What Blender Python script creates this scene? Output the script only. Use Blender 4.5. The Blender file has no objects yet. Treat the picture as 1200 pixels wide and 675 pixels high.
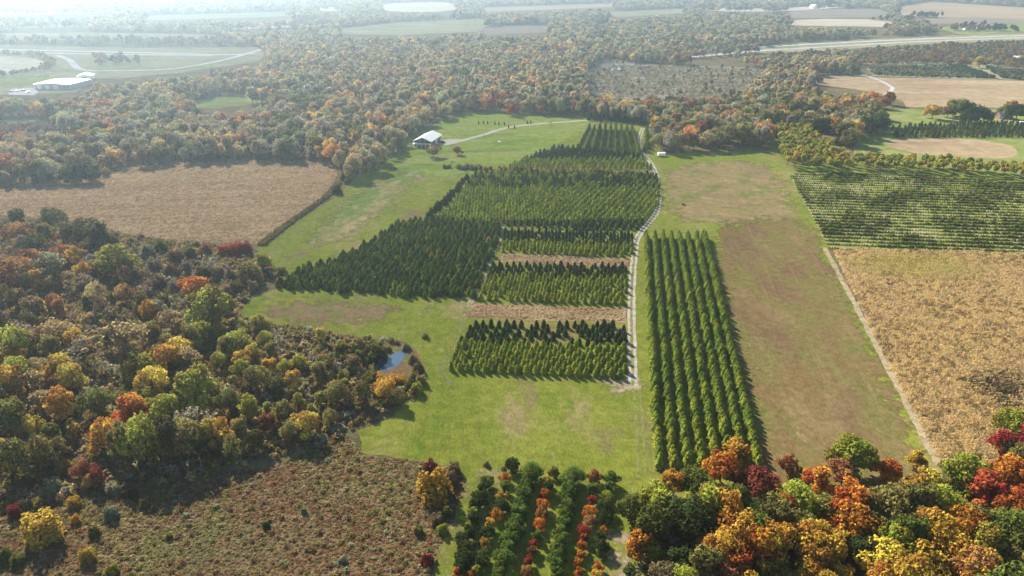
import bpy, bmesh, math, random
import numpy as np
from mathutils import Vector, noise

random.seed(7)
rng = np.random.default_rng(7)
SC = bpy.context.scene
COL = SC.collection
R = math.radians

# ---------------------------------------------------------------- camera
CAM_H, PITCH, FPX = 110.0, R(23.8), 857.0
cam_d = bpy.data.cameras.new('camera')
cam = bpy.data.objects.new('camera', cam_d); COL.objects.link(cam)
cam.location = (0, 0, CAM_H)
cam.rotation_euler = (R(90) - PITCH, 0, 0)
cam_d.sensor_width = 36.0
cam_d.lens = 36.0 * FPX / 1200.0
cam_d.clip_end = 30000
SC.camera = cam

# ---------------------------------------------------------------- sky, sun, exposure
SUN_EL, SUN_AZ = R(33), R(-33)          # azimuth from +Y, negative = to the left
w = bpy.data.worlds.new('World'); SC.world = w; w.use_nodes = True
nt = w.node_tree
sky = nt.nodes.new('ShaderNodeTexSky'); sky.sky_type = 'NISHITA'; sky.sun_disc = False
sky.sun_elevation = SUN_EL; sky.sun_rotation = SUN_AZ
sky.air_density = 1.0; sky.dust_density = 0.4
nt.links.new(sky.outputs[0], nt.nodes['Background'].inputs[0])
nt.nodes['Background'].inputs[1].default_value = 0.05
sun_d = bpy.data.lights.new('sun', 'SUN'); sun_d.energy = 5.0; sun_d.angle = R(0.5); sun_d.color = (1.0, 0.91, 0.76)
sun = bpy.data.objects.new('sun', sun_d); COL.objects.link(sun)
sdir = Vector((math.sin(SUN_AZ) * math.cos(SUN_EL), math.cos(SUN_AZ) * math.cos(SUN_EL), math.sin(SUN_EL)))
sun.rotation_euler = sdir.to_track_quat('Z', 'Y').to_euler()
sun.location = (-300, 500, 400)
vs = SC.view_settings
vs.view_transform = 'Standard'; vs.look = 'None'; vs.gamma = 1.0; vs.use_curve_mapping = False
vs.exposure = 1.8
HAZE_D = 0.00021
cy = SC.cycles
cy.max_bounces = 5; cy.diffuse_bounces = 2; cy.glossy_bounces = 2; cy.transmission_bounces = 4
cy.transparent_max_bounces = 8; cy.volume_bounces = 1
cy.use_denoising = True

# ---------------------------------------------------------------- pixel <-> ground plane
CP, SP = math.cos(PITCH), math.sin(PITCH)
def G(x, y, z=0.0):
    """point of the level z seen at pixel (x, y) of the 1200 x 675 photograph"""
    dx, dy = (x - 600) / FPX, (337.5 - y) / FPX
    d = (dx, CP + dy * SP, -SP + dy * CP)
    t = (CAM_H - z) / -d[2]
    return (d[0] * t, d[1] * t)
def depth_of(X, Y, z=0.0):
    return Y * CP + (CAM_H - z) * SP
def P(X, Y, z=0.0):
    dep = Y * CP + (CAM_H - z) * SP
    up = Y * SP - (CAM_H - z) * CP
    return 600 + FPX * X / dep, 337.5 - FPX * up / dep
def GP(pts): return [G(*p) for p in pts]

def inside(poly, pts):
    """vectorised even-odd test; poly list of xy, pts Nx2"""
    poly = np.asarray(poly, float); x, y = pts[:, 0], pts[:, 1]
    res = np.zeros(len(pts), bool); n = len(poly); j = n - 1
    for i in range(n):
        xi, yi = poly[i]; xj, yj = poly[j]
        c = ((yi > y) != (yj > y)) & (x < (xj - xi) * (y - yi) / (yj - yi + 1e-12) + xi)
        res ^= c; j = i
    return res

# ---------------------------------------------------------------- node helpers
def new_mat(name):
    m = bpy.data.materials.new(name); m.use_nodes = True
    m.node_tree.nodes.clear(); return m
class NB:
    def __init__(self, m): self.t = m.node_tree
    def n(self, typ, **kw):
        o = self.t.nodes.new(typ)
        for k, v in kw.items():
            if k.startswith('i_'):
                o.inputs[k[2:].replace('_', ' ')].default_value = v
            else: setattr(o, k, v)
        return o
    def l(self, a, b): self.t.links.new(a, b)
    def noise(self, vec, scale, detail=3, rough=0.6):
        o = self.n('ShaderNodeTexNoise'); o.inputs['Scale'].default_value = scale
        o.inputs['Detail'].default_value = detail; o.inputs['Roughness'].default_value = rough
        self.l(vec, o.inputs['Vector']); return o.outputs['Fac']
    def rng(self, v, a, b, c=0.0, d=1.0):
        o = self.n('ShaderNodeMapRange'); o.interpolation_type = 'SMOOTHSTEP'
        for i, x in enumerate((a, b, c, d)): o.inputs[1 + i].default_value = x
        self.l(v, o.inputs[0]); return o.outputs[0]
    def mix(self, f, a, b, mode='MIX'):
        o = self.n('ShaderNodeMix', data_type='RGBA', blend_type=mode)
        for s, v in ((0, f), (6, a), (7, b)):
            if isinstance(v, (int, float)): o.inputs[s].default_value = v
            elif isinstance(v, tuple): o.inputs[s].default_value = (*v, 1) if len(v) == 3 else v
            else: self.l(v, o.inputs[s])
        return o.outputs[2]
    def val(self, col, v):
        o = self.n('ShaderNodeHueSaturation'); self.l(col, o.inputs['Color']); self.l(v, o.inputs['Value']); return o.outputs[0]

def ground_mat(name, base, layers, fine=(0.75, 1.2), fine_scale=1.6, bump=0.25, rough=0.95, stretch=None, rot=0.0, lines=()):
    """base colour with patches: layers = (colour, metres per patch, threshold lo, hi)"""
    m = new_mat(name); b = NB(m)
    geo = b.n('ShaderNodeNewGeometry'); vec = geo.outputs['Position']
    mp = b.n('ShaderNodeMapping'); b.l(vec, mp.inputs[0]); sv = mp.outputs[0]
    mp.inputs['Rotation'].default_value = (0, 0, rot)
    if stretch: mp.inputs['Scale'].default_value = (stretch[0], stretch[1], 1)
    col = base
    for i, (c, metres, lo, hi) in enumerate(layers):
        off = b.n('ShaderNodeVectorMath', operation='ADD'); b.l(sv, off.inputs[0]); off.inputs[1].default_value = (37.1 * i, 11.7 * i, 5.3 * i)
        f = b.rng(b.noise(off.outputs[0], 1.0 / metres, 5, 0.65), lo, hi)
        col = b.mix(f, col, c)
    for c, metres, lo, hi, ang in lines:      # mowing and machine passes
        mr = b.n('ShaderNodeMapping'); b.l(vec, mr.inputs[0]); mr.inputs['Rotation'].default_value = (0, 0, ang)
        ml = b.n('ShaderNodeMapping'); b.l(mr.outputs[0], ml.inputs[0]); ml.inputs['Scale'].default_value = (1.0 / metres, .012, 1)
        col = b.mix(b.rng(b.noise(ml.outputs[0], 1.0, 2, .5), lo, hi), col, c)
    if isinstance(col, tuple):
        rgb = b.n('ShaderNodeRGB'); rgb.outputs[0].default_value = (*col, 1); col = rgb.outputs[0]
    f1 = b.noise(sv, fine_scale, 4, 0.75)
    col = b.val(col, b.rng(f1, 0.25, 0.75, *fine))
    f2 = b.noise(vec, fine_scale * 0.21, 3, 0.7)
    col = b.val(col, b.rng(f2, 0.3, 0.7, 0.82, 1.15))
    bs = b.n('ShaderNodeBsdfDiffuse'); bs.inputs['Roughness'].default_value = 0.8
    b.l(col, bs.inputs[0])
    bp = b.n('ShaderNodeBump'); bp.inputs['Strength'].default_value = bump; bp.inputs['Distance'].default_value = 0.35
    b.l(f1, bp.inputs['Height']); b.l(bp.outputs[0], bs.inputs['Normal'])
    o = b.n('ShaderNodeOutputMaterial'); b.l(bs.outputs[0], o.inputs[0])
    return m
def leaf_mat(name, trans=0.34, hue=0.03, vlo=0.6, vhi=1.3):
    m = new_mat(name); b = NB(m)
    at = b.n('ShaderNodeAttribute', attribute_type='INSTANCER', attribute_name='tint')
    sh = b.n('ShaderNodeAttribute', attribute_type='GEOMETRY', attribute_name='shade')
    hs = b.n('ShaderNodeHueSaturation'); b.l(at.outputs['Color'], hs.inputs['Color'])
    b.l(b.rng(sh.outputs['Fac'], 0, 1, 0.5 - hue, 0.5 + hue), hs.inputs['Hue'])
    b.l(b.rng(sh.outputs['Fac'], 0, 1, vlo, vhi), hs.inputs['Value'])
    d = b.n('ShaderNodeBsdfDiffuse'); t = b.n('ShaderNodeBsdfTranslucent'); mx = b.n('ShaderNodeMixShader')
    b.l(hs.outputs[0], d.inputs[0]); b.l(hs.outputs[0], t.inputs[0]); mx.inputs[0].default_value = trans
    b.l(d.outputs[0], mx.inputs[1]); b.l(t.outputs[0], mx.inputs[2])
    o = b.n('ShaderNodeOutputMaterial'); b.l(mx.outputs[0], o.inputs[0])
    return m
def plain_mat(name, col, rough=0.6, metal=0.0, var=0.15, scale=1.5, spec=0.3):
    m = new_mat(name); b = NB(m)
    tc = b.n('ShaderNodeTexCoord'); f = b.noise(tc.outputs['Object'], scale, 4, 0.6)
    rgb = b.n('ShaderNodeRGB'); rgb.outputs[0].default_value = (*col, 1)
    c = b.val(rgb.outputs[0], b.rng(f, 0.25, 0.75, 1 - var, 1 + var))
    p = b.n('ShaderNodeBsdfPrincipled'); b.l(c, p.inputs['Base Color'])
    p.inputs['Roughness'].default_value = rough; p.inputs['Metallic'].default_value = metal
    p.inputs['Specular IOR Level'].default_value = spec
    o = b.n('ShaderNodeOutputMaterial'); b.l(p.outputs[0], o.inputs[0])
    return m

LEAF = leaf_mat('leaves')
NEEDLE = leaf_mat('needles', 0.3, 0.012, 0.6, 1.3)
STRAW = leaf_mat('dry_stalks', 0.35, 0.012, 0.6, 1.35)
BARK = plain_mat('bark', (0.11, 0.085, 0.065), 0.9, var=0.4, scale=3)
PALEBARK = plain_mat('pale_bark', (0.24, 0.21, 0.18), 0.9, var=0.3, scale=3)

# ---------------------------------------------------------------- object helpers
def obj(name, me, parent=None, loc=None, rot=None, scl=None):
    o = bpy.data.objects.new(name, me); COL.objects.link(o)
    if parent is not None: o.parent = parent
    if loc is not None: o.location = loc
    if rot is not None: o.rotation_euler = rot
    if scl is not None: o.scale = scl
    return o
def tag(o, label, cat=None, group=None, kind=None):
    o['label'] = label
    if cat: o['category'] = cat
    if group: o['group'] = group
    if kind: o['kind'] = kind
    return o
def struct(name, me, label=None):
    o = obj(name, me); o['kind'] = 'structure'
    if label: o['label'] = label
    return o
def mesh_np(name, V, F, mats, mi=None, shade=None, smooth=False):
    me = bpy.data.meshes.new(name)
    V = np.asarray(V, float)
    me.from_pydata(V.tolist(), [], [tuple(int(i) for i in f) for f in F])
    for m in mats: me.materials.append(m)
    if mi is not None: me.polygons.foreach_set('material_index', np.asarray(mi, dtype=np.int32))
    if shade is not None:
        a = me.attributes.new('shade', 'FLOAT', 'POINT'); a.data.foreach_set('value', np.asarray(shade, dtype=np.float32))
    if smooth: me.polygons.foreach_set('use_smooth', np.ones(len(me.polygons), bool))
    me.update(); return me

def resample(pts, step, closed=True):
    out = []; n = len(pts)
    for i in range(n if closed else n - 1):
        a, b = Vector(pts[i]), Vector(pts[(i + 1) % n])
        k = max(1, int((b - a).length / step))
        for j in range(k): out.append(a.lerp(b, j / k))
    if not closed: out.append(Vector(pts[-1]))
    return out
def smooth_line(pts, it=3, closed=False):
    for _ in range(it):
        q = []; n = len(pts)
        if not closed: q.append(pts[0])
        for i in range(n if closed else n - 1):
            a, b = Vector(pts[i]), Vector(pts[(i + 1) % n])
            q.append(tuple(a.lerp(b, .25))); q.append(tuple(a.lerp(b, .75)))
        if not closed: q.append(pts[-1])
        pts = q
    return pts
def sheet(name, px, z, mat, jit=1.0, step=None, label=None, rnd=0, world=False):
    pts = list(px) if world else GP(px)
    if rnd: pts = smooth_line(pts, rnd, True)
    far = max(p[1] for p in pts)
    step = step or max(0.7, far / 500.0)
    rs = resample(pts, step); V = []
    s = 1.0 / (step * 5)
    for p in rs:
        q = Vector((p.x, p.y, z * 7.7))
        dx = noise.noise(q * s) + .6 * noise.noise(q * s * 3.1) + 0.4 * noise.noise(q * s * .25)
        dy = noise.noise((q + Vector((91, 17, 3))) * s) + .6 * noise.noise((q + Vector((9, 71, 3))) * s * 3.1)
        V.append((p.x + dx * jit, p.y + dy * jit, z))
    bm = bmesh.new(); vs_ = [bm.verts.new(v) for v in V]; bm.faces.new(vs_)
    bmesh.ops.triangulate(bm, faces=bm.faces[:])
    bm.normal_update()
    for f in bm.faces:
        if f.normal.z < 0: f.normal_flip()
    me = bpy.data.meshes.new(name); bm.to_mesh(me); bm.free(); me.materials.append(mat)
    return struct(name, me, label)
def ribbon(name, px, width, z, mat, strips=((-.5, .5),), jit=.12, step=2.0, it=3, label=None, world=False):
    """a road or track: strips are fractions of the width"""
    pts = smooth_line(list(px) if world else GP(px), it)
    rs = resample(pts, step, False); V = []; F = []
    for a, b in strips:
        base = len(V)
        for i, p in enumerate(rs):
            d = (rs[min(i + 1, len(rs) - 1)] - rs[max(i - 1, 0)]).normalized(); nrm = Vector((-d.y, d.x))
            for k, e in enumerate((a, b)):
                q = p + nrm * (e * width + jit * width * noise.noise(Vector((p.x * .35, p.y * .35, k * 7 + e * 5))))
                V.append((q.x, q.y, z))
        for i in range(len(rs) - 1):
            k = base + 2 * i; F.append((k + 1, k, k + 2, k + 3))
    return struct(name, mesh_np(name, V, F, [mat]), label)

_soft = {}
def soft_mat(mat):
    """copy of a ground material that frays out at the sheet's edge (attribute 'edge' = metres inside the outline)"""
    if mat.name in _soft: return _soft[mat.name]
    m = mat.copy(); m.name = mat.name + '_frayed'; b = NB(m); t = m.node_tree
    out = [n for n in t.nodes if n.type == 'OUTPUT_MATERIAL'][0]; src = out.inputs[0].links[0].from_socket
    ed = b.n('ShaderNodeAttribute', attribute_type='GEOMETRY', attribute_name='edge'); geo = b.n('ShaderNodeNewGeometry')
    a = b.noise(geo.outputs['Position'], .16, 5, .7); c = b.noise(geo.outputs['Position'], 1.1, 3, .7)
    def mth(op, x, y):
        o = b.n('ShaderNodeMath', operation=op)
        for i, v in enumerate((x, y)):
            if isinstance(v, (int, float)): o.inputs[i].default_value = v
            else: b.l(v, o.inputs[i])
        return o.outputs[0]
    e = mth('ADD', ed.outputs['Fac'], mth('ADD', mth('MULTIPLY', mth('SUBTRACT', a, .5), 40.0), mth('MULTIPLY', mth('SUBTRACT', c, .5), 7.0)))
    f = b.rng(e, -2.2, 2.6)
    tr = b.n('ShaderNodeBsdfTransparent'); mx = b.n('ShaderNodeMixShader'); b.l(f, mx.inputs[0]); b.l(tr.outputs[0], mx.inputs[1]); b.l(src, mx.inputs[2]); b.l(mx.outputs[0], out.inputs[0])
    _soft[mat.name] = m; return m
def soft_sheet(name, px, z, mat, label, step=1.5, grow=7.0, rnd=1):
    """ground cover whose edge frays into what lies below it"""
    poly = smooth_line(GP(px), rnd, True) if rnd else GP(px)
    q = np.array(poly); lo, hi = q.min(0) - grow - step, q.max(0) + grow + step
    xs, ys = np.arange(lo[0], hi[0], step), np.arange(lo[1], hi[1], step); X, Y = np.meshgrid(xs, ys); pts = np.stack([X.ravel(), Y.ravel()], 1)
    d = np.full(len(pts), 1e9)
    for i in range(len(q)):
        a, c = q[i - 1], q[i]; ab = c - a; t = np.clip(((pts - a) @ ab) / (ab @ ab + 1e-9), 0, 1); d = np.minimum(d, np.hypot(*(pts - a - t[:, None] * ab).T))
    d = np.where(inside(poly, pts), d, -d); nx = len(xs); F = []
    ok = (d > -grow).reshape(len(ys), nx)
    for j in range(len(ys) - 1):
        for i in np.nonzero(ok[j, :-1] | ok[j, 1:] | ok[j + 1, :-1] | ok[j + 1, 1:])[0]: k = j * nx + i; F.append((k, k + 1, k + nx + 1, k + nx))
    used = np.unique(np.array(F)); remap = -np.ones(len(pts), int); remap[used] = np.arange(len(used))
    me = mesh_np(name, np.concatenate([pts[used], np.full((len(used), 1), z)], 1), remap[np.array(F)], [soft_mat(mat)])
    at = me.attributes.new('edge', 'FLOAT', 'POINT'); at.data.foreach_set('value', np.clip(d[used], -20, 20).astype(np.float32))
    return struct(name, me, label)

# ================================================================ plant prototypes (unit height, unit-ish width)
def rot_frames(nrm, rg):
    """two tangents for each normal, random twist"""
    n = nrm / (np.linalg.norm(nrm, axis=1, keepdims=True) + 1e-9)
    a = rg.normal(size=n.shape); a -= n * np.sum(a * n, 1, keepdims=True); a /= np.linalg.norm(a, axis=1, keepdims=True) + 1e-9
    return a, np.cross(n, a), n
def leaf_cards(cen, nrm, size, rg, shade, elong=1.3):
    """bent diamond leaf sprays: 4 verts, 2 triangles each"""
    a, b, n = rot_frames(nrm, rg); N = len(cen); s = size[:, None]
    v = np.empty((N, 4, 3))
    v[:, 0] = cen - a * s * elong * .5; v[:, 2] = cen + a * s * elong * .5
    k = n * s * .22
    v[:, 1] = cen + b * s * .5 - k; v[:, 3] = cen - b * s * .5 - k
    V = v.reshape(-1, 3); i = np.arange(N) * 4
    F = np.concatenate([np.stack([i, i + 1, i + 2], 1), np.stack([i, i + 2, i + 3], 1)])
    return V, F, np.repeat(shade, 4)
def limb(V, F, p0, p1, r0, r1, sides=5):
    p0, p1 = Vector(p0), Vector(p1); d = (p1 - p0).normalized()
    a = d.orthogonal().normalized(); b = d.cross(a); base = len(V)
    for p, r in ((p0, r0), (p1, r1)):
        for k in range(sides):
            t = 2 * math.pi * k / sides; V.append(tuple(p + (a * math.cos(t) + b * math.sin(t)) * r))
    for k in range(sides):
        k2 = (k + 1) % sides; F.append((base + k, base + k2, base + sides + k2, base + sides + k))
def make_lobes(rg, n, shape):
    L = []
    zc, rz, rx = shape
    for i in range(n):
        u = rg.normal(size=3); u /= np.linalg.norm(u); u[2] = abs(u[2]) * 1.3 - 0.45
        k = rg.uniform(.5, .95)
        c = np.array([u[0] * rx * k, u[1] * rx * k, zc + u[2] * rz * k])
        L.append((c, rg.uniform(.2, .46) * rx))
    L.append((np.array([0, 0, zc]), rx * .55)); L.append((np.array([0, 0, zc + rz * .45]), rx * .45))
    return L
def crown_arrays(seed, n, leaf, lobes, shape, inner=.14, loose=.07):
    rg = np.random.default_rng(seed); L = make_lobes(rg, lobes, shape)
    w_ = np.array([r * r for _, r in L]); w_ /= w_.sum()
    idx = rg.choice(len(L), size=n * 3, p=w_)
    C = np.array([c for c, _ in L]); Rr = np.array([r for _, r in L]); S = rg.uniform(0, 1, len(L))
    u = rg.normal(size=(n * 3, 3)); u /= np.linalg.norm(u, axis=1, keepdims=True)
    rad = 1 - np.abs(rg.normal(size=n * 3)) * loose * 2 + rg.normal(size=n * 3) * loose
    p = C[idx] + u * Rr[idx][:, None] * rad[:, None] * np.array([1, 1, .85])
    d = np.linalg.norm(p[:, None, :] - C[None], axis=2) / Rr[None]
    d[np.arange(len(p)), idx] = 9
    keep = (d.min(1) > .8) | (rg.uniform(size=len(p)) < inner)
    p, u, idx = p[keep][:n], u[keep][:n], idx[keep][:n]
    nrm = u + rg.normal(size=u.shape) * .55 + np.array([0, 0, .25])
    sh = np.clip(.5 + (S[idx] - .5) * .7 + rg.normal(size=len(p)) * .16, 0, 1)
    return leaf_cards(p, nrm, rg.uniform(.7, 1.3, len(p)) * leaf, rg, sh), L
def trunk_arrays(seed, L, r=.022, limbs=7):
    rg = np.random.default_rng(seed + 99); V, F = [], []
    pts = [(0, 0, -.02)]; x = y = 0
    for i, z in enumerate((.16, .34, .52, .7)):
        x += rg.normal() * .012; y += rg.normal() * .012; pts.append((x, y, z))
    for i in range(4): limb(V, F, pts[i], pts[i + 1], r * (1.15 - .24 * i), r * (1.15 - .24 * (i + 1)), 6)
    for c, rr in L[:limbs]:
        j = rg.integers(1, 4); s = pts[j]; mid = (np.array(s) * .5 + c * .5) + np.array([0, 0, -.03])
        limb(V, F, s, mid, r * .5, r * .32, 4); limb(V, F, mid, c, r * .32, r * .1, 4)
    return V, F
def broadleaf(name, seed, n, leaf, lobes, shape, inner=.14, loose=.07, r=.022):
    """returns (crown mesh, trunk mesh, joined mesh)"""
    (V, F, S), L = crown_arrays(seed, n, leaf, lobes, shape, inner, loose)
    tv, tf = trunk_arrays(seed, L, r)
    cm = mesh_np(name + '_crown', V, F, [LEAF], shade=S); tm = mesh_np(name + '_trunk', tv, tf, [BARK])
    k = len(V)
    jm = mesh_np(name, np.concatenate([V, np.array(tv)]), [tuple(f) for f in F] + [tuple(i + k for i in f) for f in tf],
                 [LEAF, BARK], [0] * len(F) + [1] * len(tf), np.concatenate([S, np.zeros(len(tv))]))
    return cm, tm, jm
def bare_tree(name, seed, leaves=160, leaf=.04, twig=.004):
    rg = np.random.default_rng(seed); V, F, tips = [], [], []
    def grow(p, d, ln, r, k):
        q = p + d * ln; limb(V, F, p, q, r, r * .62, 5 if k > 2 else 3)
        if k == 0: tips.append(q); return
        for i in range(3 if k > 1 else 3):
            e = d * .75 + Vector(rg.normal(size=3)) * .5 + Vector((0, 0, .18)); e.normalize()
            grow(q, e, ln * rg.uniform(.6, .82), max(r * .58, twig), k - 1)
        tips.append(q)
    grow(Vector((0, 0, -.02)), Vector((0, 0, 1)), .26, .02, 4)
    T = np.array([tuple(t) for t in tips]); sel = rg.integers(0, len(T), leaves)
    cen = T[sel] + rg.normal(size=(leaves, 3)) * .025
    lv, lf, ls = leaf_cards(cen, rg.normal(size=(leaves, 3)) + np.array([0, 0, .4]), rg.uniform(.6, 1.3, leaves) * leaf, rg, rg.uniform(.2, .8, leaves))
    cm = mesh_np(name + '_crown', lv, lf, [LEAF], shade=ls); tm = mesh_np(name + '_trunk', V, F, [PALEBARK])
    k = len(lv)
    jm = mesh_np(name, np.concatenate([lv, np.array(V)]), [tuple(f) for f in lf] + [tuple(i + k for i in f) for f in F],
                 [LEAF, PALEBARK], [0] * len(lf) + [1] * len(F), np.concatenate([ls, np.zeros(len(V))]))
    return cm, tm, jm
def conifer(name, seed, levels, per, rbase, power, droop, leafw, tufts):
    """whorls of needle boughs round a stem, with tufts filling the body"""
    rg = np.random.default_rng(seed); V, F, S = [], [], []
    for i in range(levels):
        f = i / (levels - 1); z = .06 + .88 * f ** .92
        rr = rbase * (1 - f) ** power + .02
        for k in range(per - int(f * per * .4)):
            t = rg.uniform(0, 6.283); L = rr * rg.uniform(.78, 1.14)
            dz = -droop * L * rg.uniform(.4, 1.3); up = .05 * rg.uniform(.4, 1)
            c, s = math.cos(t), math.sin(t); wd = leafw * (.5 + L / rbase * .6) * rg.uniform(.7, 1.3); b = len(V)
            z0 = z + up * (.6 + f); px_, py_ = -s * wd, c * wd; e = rg.uniform(-.02, .02)
            m = .6 * L
            V += [(c * L * .1, s * L * .1, z0), (c * m + px_, s * m + py_, z0 + dz * .45 - .012 + e),
                  (c * L, s * L, z0 + dz), (c * m - px_, s * m - py_, z0 + dz * .45 - .012 - e), (c * m * .9, s * m * .9, z0 + dz * .25 + .02)]
            F += [(b, b + 1, b + 4), (b + 1, b + 2, b + 4), (b + 2, b + 3, b + 4), (b + 3, b, b + 4)]
            S += [min(1, max(0, rg.normal(.5, .2)))] * 5
    # leader
    b = len(V); V += [(.012, 0, .9), (-.006, .01, .9), (-.006, -.01, .9), (0, 0, 1.0)]; F += [(b, b + 1, b + 3), (b + 1, b + 2, b + 3), (b + 2, b, b + 3)]; S += [.6] * 4
    V = np.array(V)
    n = tufts; f = rg.uniform(0, 1, n) ** 1.25; z = .05 + .9 * f; rr = (rbase * (1 - f) ** power + .015) * rg.uniform(.45, 1.0, n); t = rg.uniform(0, 6.283, n)
    cen = np.stack([np.cos(t) * rr, np.sin(t) * rr, z], 1)
    lv, lf, ls = leaf_cards(cen, np.stack([np.cos(t), np.sin(t), .5 + 0 * t], 1) + rg.normal(size=(n, 3)) * .5, rg.uniform(.7, 1.3, n) * leafw * 2.0, rg, np.clip(rg.normal(.5, .22, n), 0, 1), 1.6)
    k = len(V); F = F + [tuple(int(i) + k for i in q) for q in lf]; S = np.concatenate([S, ls]); V = np.concatenate([V, lv])
    tv, tf = [], []; limb(tv, tf, (0, 0, -.02), (0, 0, .55), .02, .012, 6); limb(tv, tf, (0, 0, .55), (0, 0, .93), .012, .003, 5)
    cm = mesh_np(name + '_crown', V, F, [NEEDLE], shade=S); tm = mesh_np(name + '_trunk', tv, tf, [BARK]); k = len(V)
    jm = mesh_np(name, np.concatenate([V, np.array(tv)]), list(F) + [tuple(i + k for i in q) for q in tf], [NEEDLE, BARK], [0] * len(F) + [1] * len(tf), np.concatenate([S, np.zeros(len(tv))]))
    return cm, tm, jm
def clump(name, seed, n, leaf, rx, rz, mat, up=.5):
    """a low dome of leaf sprays (bush, weeds)"""
    rg = np.random.default_rng(seed); u = rg.normal(size=(n, 3)); u /= np.linalg.norm(u, axis=1, keepdims=True); u[:, 2] = np.abs(u[:, 2])
    rad = rg.uniform(.35, 1.0, n) ** .5
    lump = 1 + .28 * np.sin(u[:, 0] * 5 + seed) * np.cos(u[:, 1] * 4 + seed * 2)
    p = u * (rad * lump)[:, None] * np.array([rx, rx, rz])
    nrm = u * .7 + rg.normal(size=(n, 3)) * .6 + np.array([0, 0, up])
    V, F, S = leaf_cards(p, nrm, rg.uniform(.7, 1.3, n) * leaf, rg, np.clip(rg.normal(.5, .22, n), 0, 1), 1.5)
    return mesh_np(name, V, F, [mat], shade=S)
def stalks(name, seed, n, ln, wd, mat, h=1.0):
    """upright dry stalks with arching blades along one metre of row"""
    rg = np.random.default_rng(seed); V, F, S = [], [], []
    for i in range(n):
        x, y = rg.uniform(-ln / 2, ln / 2), rg.normal() * wd; hh = h * rg.uniform(.75, 1.1); t = rg.uniform(0, 6.28); c, s = math.cos(t), math.sin(t)
        b = len(V); q = .03; V += [(x - q, y, 0), (x + q, y, 0), (x + .05 * c, y + .05 * s, hh)]; F.append((b, b + 1, b + 2)); S += [.35] * 3
        for k in range(4):
            z = hh * rg.uniform(.3, .95); t = rg.uniform(0, 6.28); c, s = math.cos(t), math.sin(t); L = rg.uniform(.25, .5) * h * .6; wv = .07; b = len(V)
            V += [(x, y, z), (x + c * L * .5 - s * wv, y + s * L * .5 + c * wv, z + .12 * h), (x + c * L, y + s * L, z - .1 * h), (x + c * L * .5 + s * wv, y + s * L * .5 - c * wv, z + .1 * h)]
            F += [(b, b + 1, b + 2), (b, b + 2, b + 3)]; S += [min(1, max(0, rg.normal(.55, .2)))] * 4
    return mesh_np(name, V, F, [mat], shade=S)

ROUND, TALL, WIDE = (.52, .45, .46), (.51, .47, .36), (.54, .43, .5)
HI = [broadleaf('broadleaf', 11 + i, 1700, .056, 20, sh, loose=lo) for i, (sh, lo) in enumerate(
      ((ROUND, .10), (TALL, .13), (WIDE, .12), (TALL, .11), (WIDE, .15), (TALL, .15), (ROUND, .09)))]
BARE = [bare_tree('sparse_tree', 51, 420), bare_tree('sparse_tree', 52, 160), bare_tree('sparse_tree', 53, 700, .05)]
PINE = [conifer('pine', 71 + i, 9, 12, .38, .45, .02, .065, 210) for i in range(3)]
SPRUCE = [conifer('spruce', 81 + i, 14, 13, .29, .52, .18, .05, 240) for i in range(3)]
LO = [broadleaf('broadleaf_far', 31 + i, 330, .12, 10, sh, loose=.09)[2] for i, sh in enumerate((ROUND, WIDE, TALL, ROUND))]
LOBARE = [bare_tree('sparse_far', 61, 330, .06, .006)[2]]
LOCON = [conifer('conifer_far', 91, 9, 9, .27, .8, .3, .06, 80)[2]]
PINE_LO = [conifer('pine_far', 95 + i, 8, 9, .38, .48, .02, .08, 80)[2] for i in range(2)]
BUSH = [clump('bush', 101 + i, 2000, .07, .5, 1.0, LEAF) for i in range(3)]
SHRUB = [clump('shrub', 104 + i, 110, .3, .5, 1.0, LEAF) for i in range(3)]
WEED = [clump('weed_clump', 111 + i, 80, .24, .6, .9, STRAW, .2) for i in range(3)]
CORN = [stalks('corn_stalks', 121 + i, 7, 1.3, .08, STRAW, 1.0) for i in range(3)]

# ---------------------------------------------------------------- scattering by geometry nodes (only for what nobody could count)
_ng = {}
def scatter_group(protos):
    key = tuple(m.name for m in protos)
    if key in _ng: return _ng[key]
    c = bpy.data.collections.new('prototypes_%d' % len(_ng))
    for i, m in enumerate(protos): c.objects.link(bpy.data.objects.new('prototype_%02d_%02d' % (len(_ng), i), m))
    g = bpy.data.node_groups.new('scatter', 'GeometryNodeTree')
    g.interface.new_socket('Geometry', in_out='INPUT', socket_type='NodeSocketGeometry'); g.interface.new_socket('Geometry', in_out='OUTPUT', socket_type='NodeSocketGeometry')
    N = g.nodes.new; i_, o_ = N('NodeGroupInput'), N('NodeGroupOutput')
    ci = N('GeometryNodeCollectionInfo'); ci.inputs[0].default_value = c; ci.inputs['Separate Children'].default_value = True; ci.inputs['Reset Children'].default_value = True
    ip = N('GeometryNodeInstanceOnPoints'); ip.inputs['Pick Instance'].default_value = True
    def at(nm, typ):
        a = N('GeometryNodeInputNamedAttribute'); a.data_type = typ; a.inputs[0].default_value = nm; return a.outputs[0]
    L = g.links.new
    L(i_.outputs[0], ip.inputs['Points']); L(ci.outputs[0], ip.inputs['Instance']); L(at('variant', 'INT'), ip.inputs['Instance Index'])
    er = N('FunctionNodeEulerToRotation'); L(at('rot', 'FLOAT_VECTOR'), er.inputs[0]); L(er.outputs[0], ip.inputs['Rotation'])
    L(at('scl', 'FLOAT_VECTOR'), ip.inputs['Scale']); L(ip.outputs[0], o_.inputs[0])
    _ng[key] = g; return g
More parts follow.
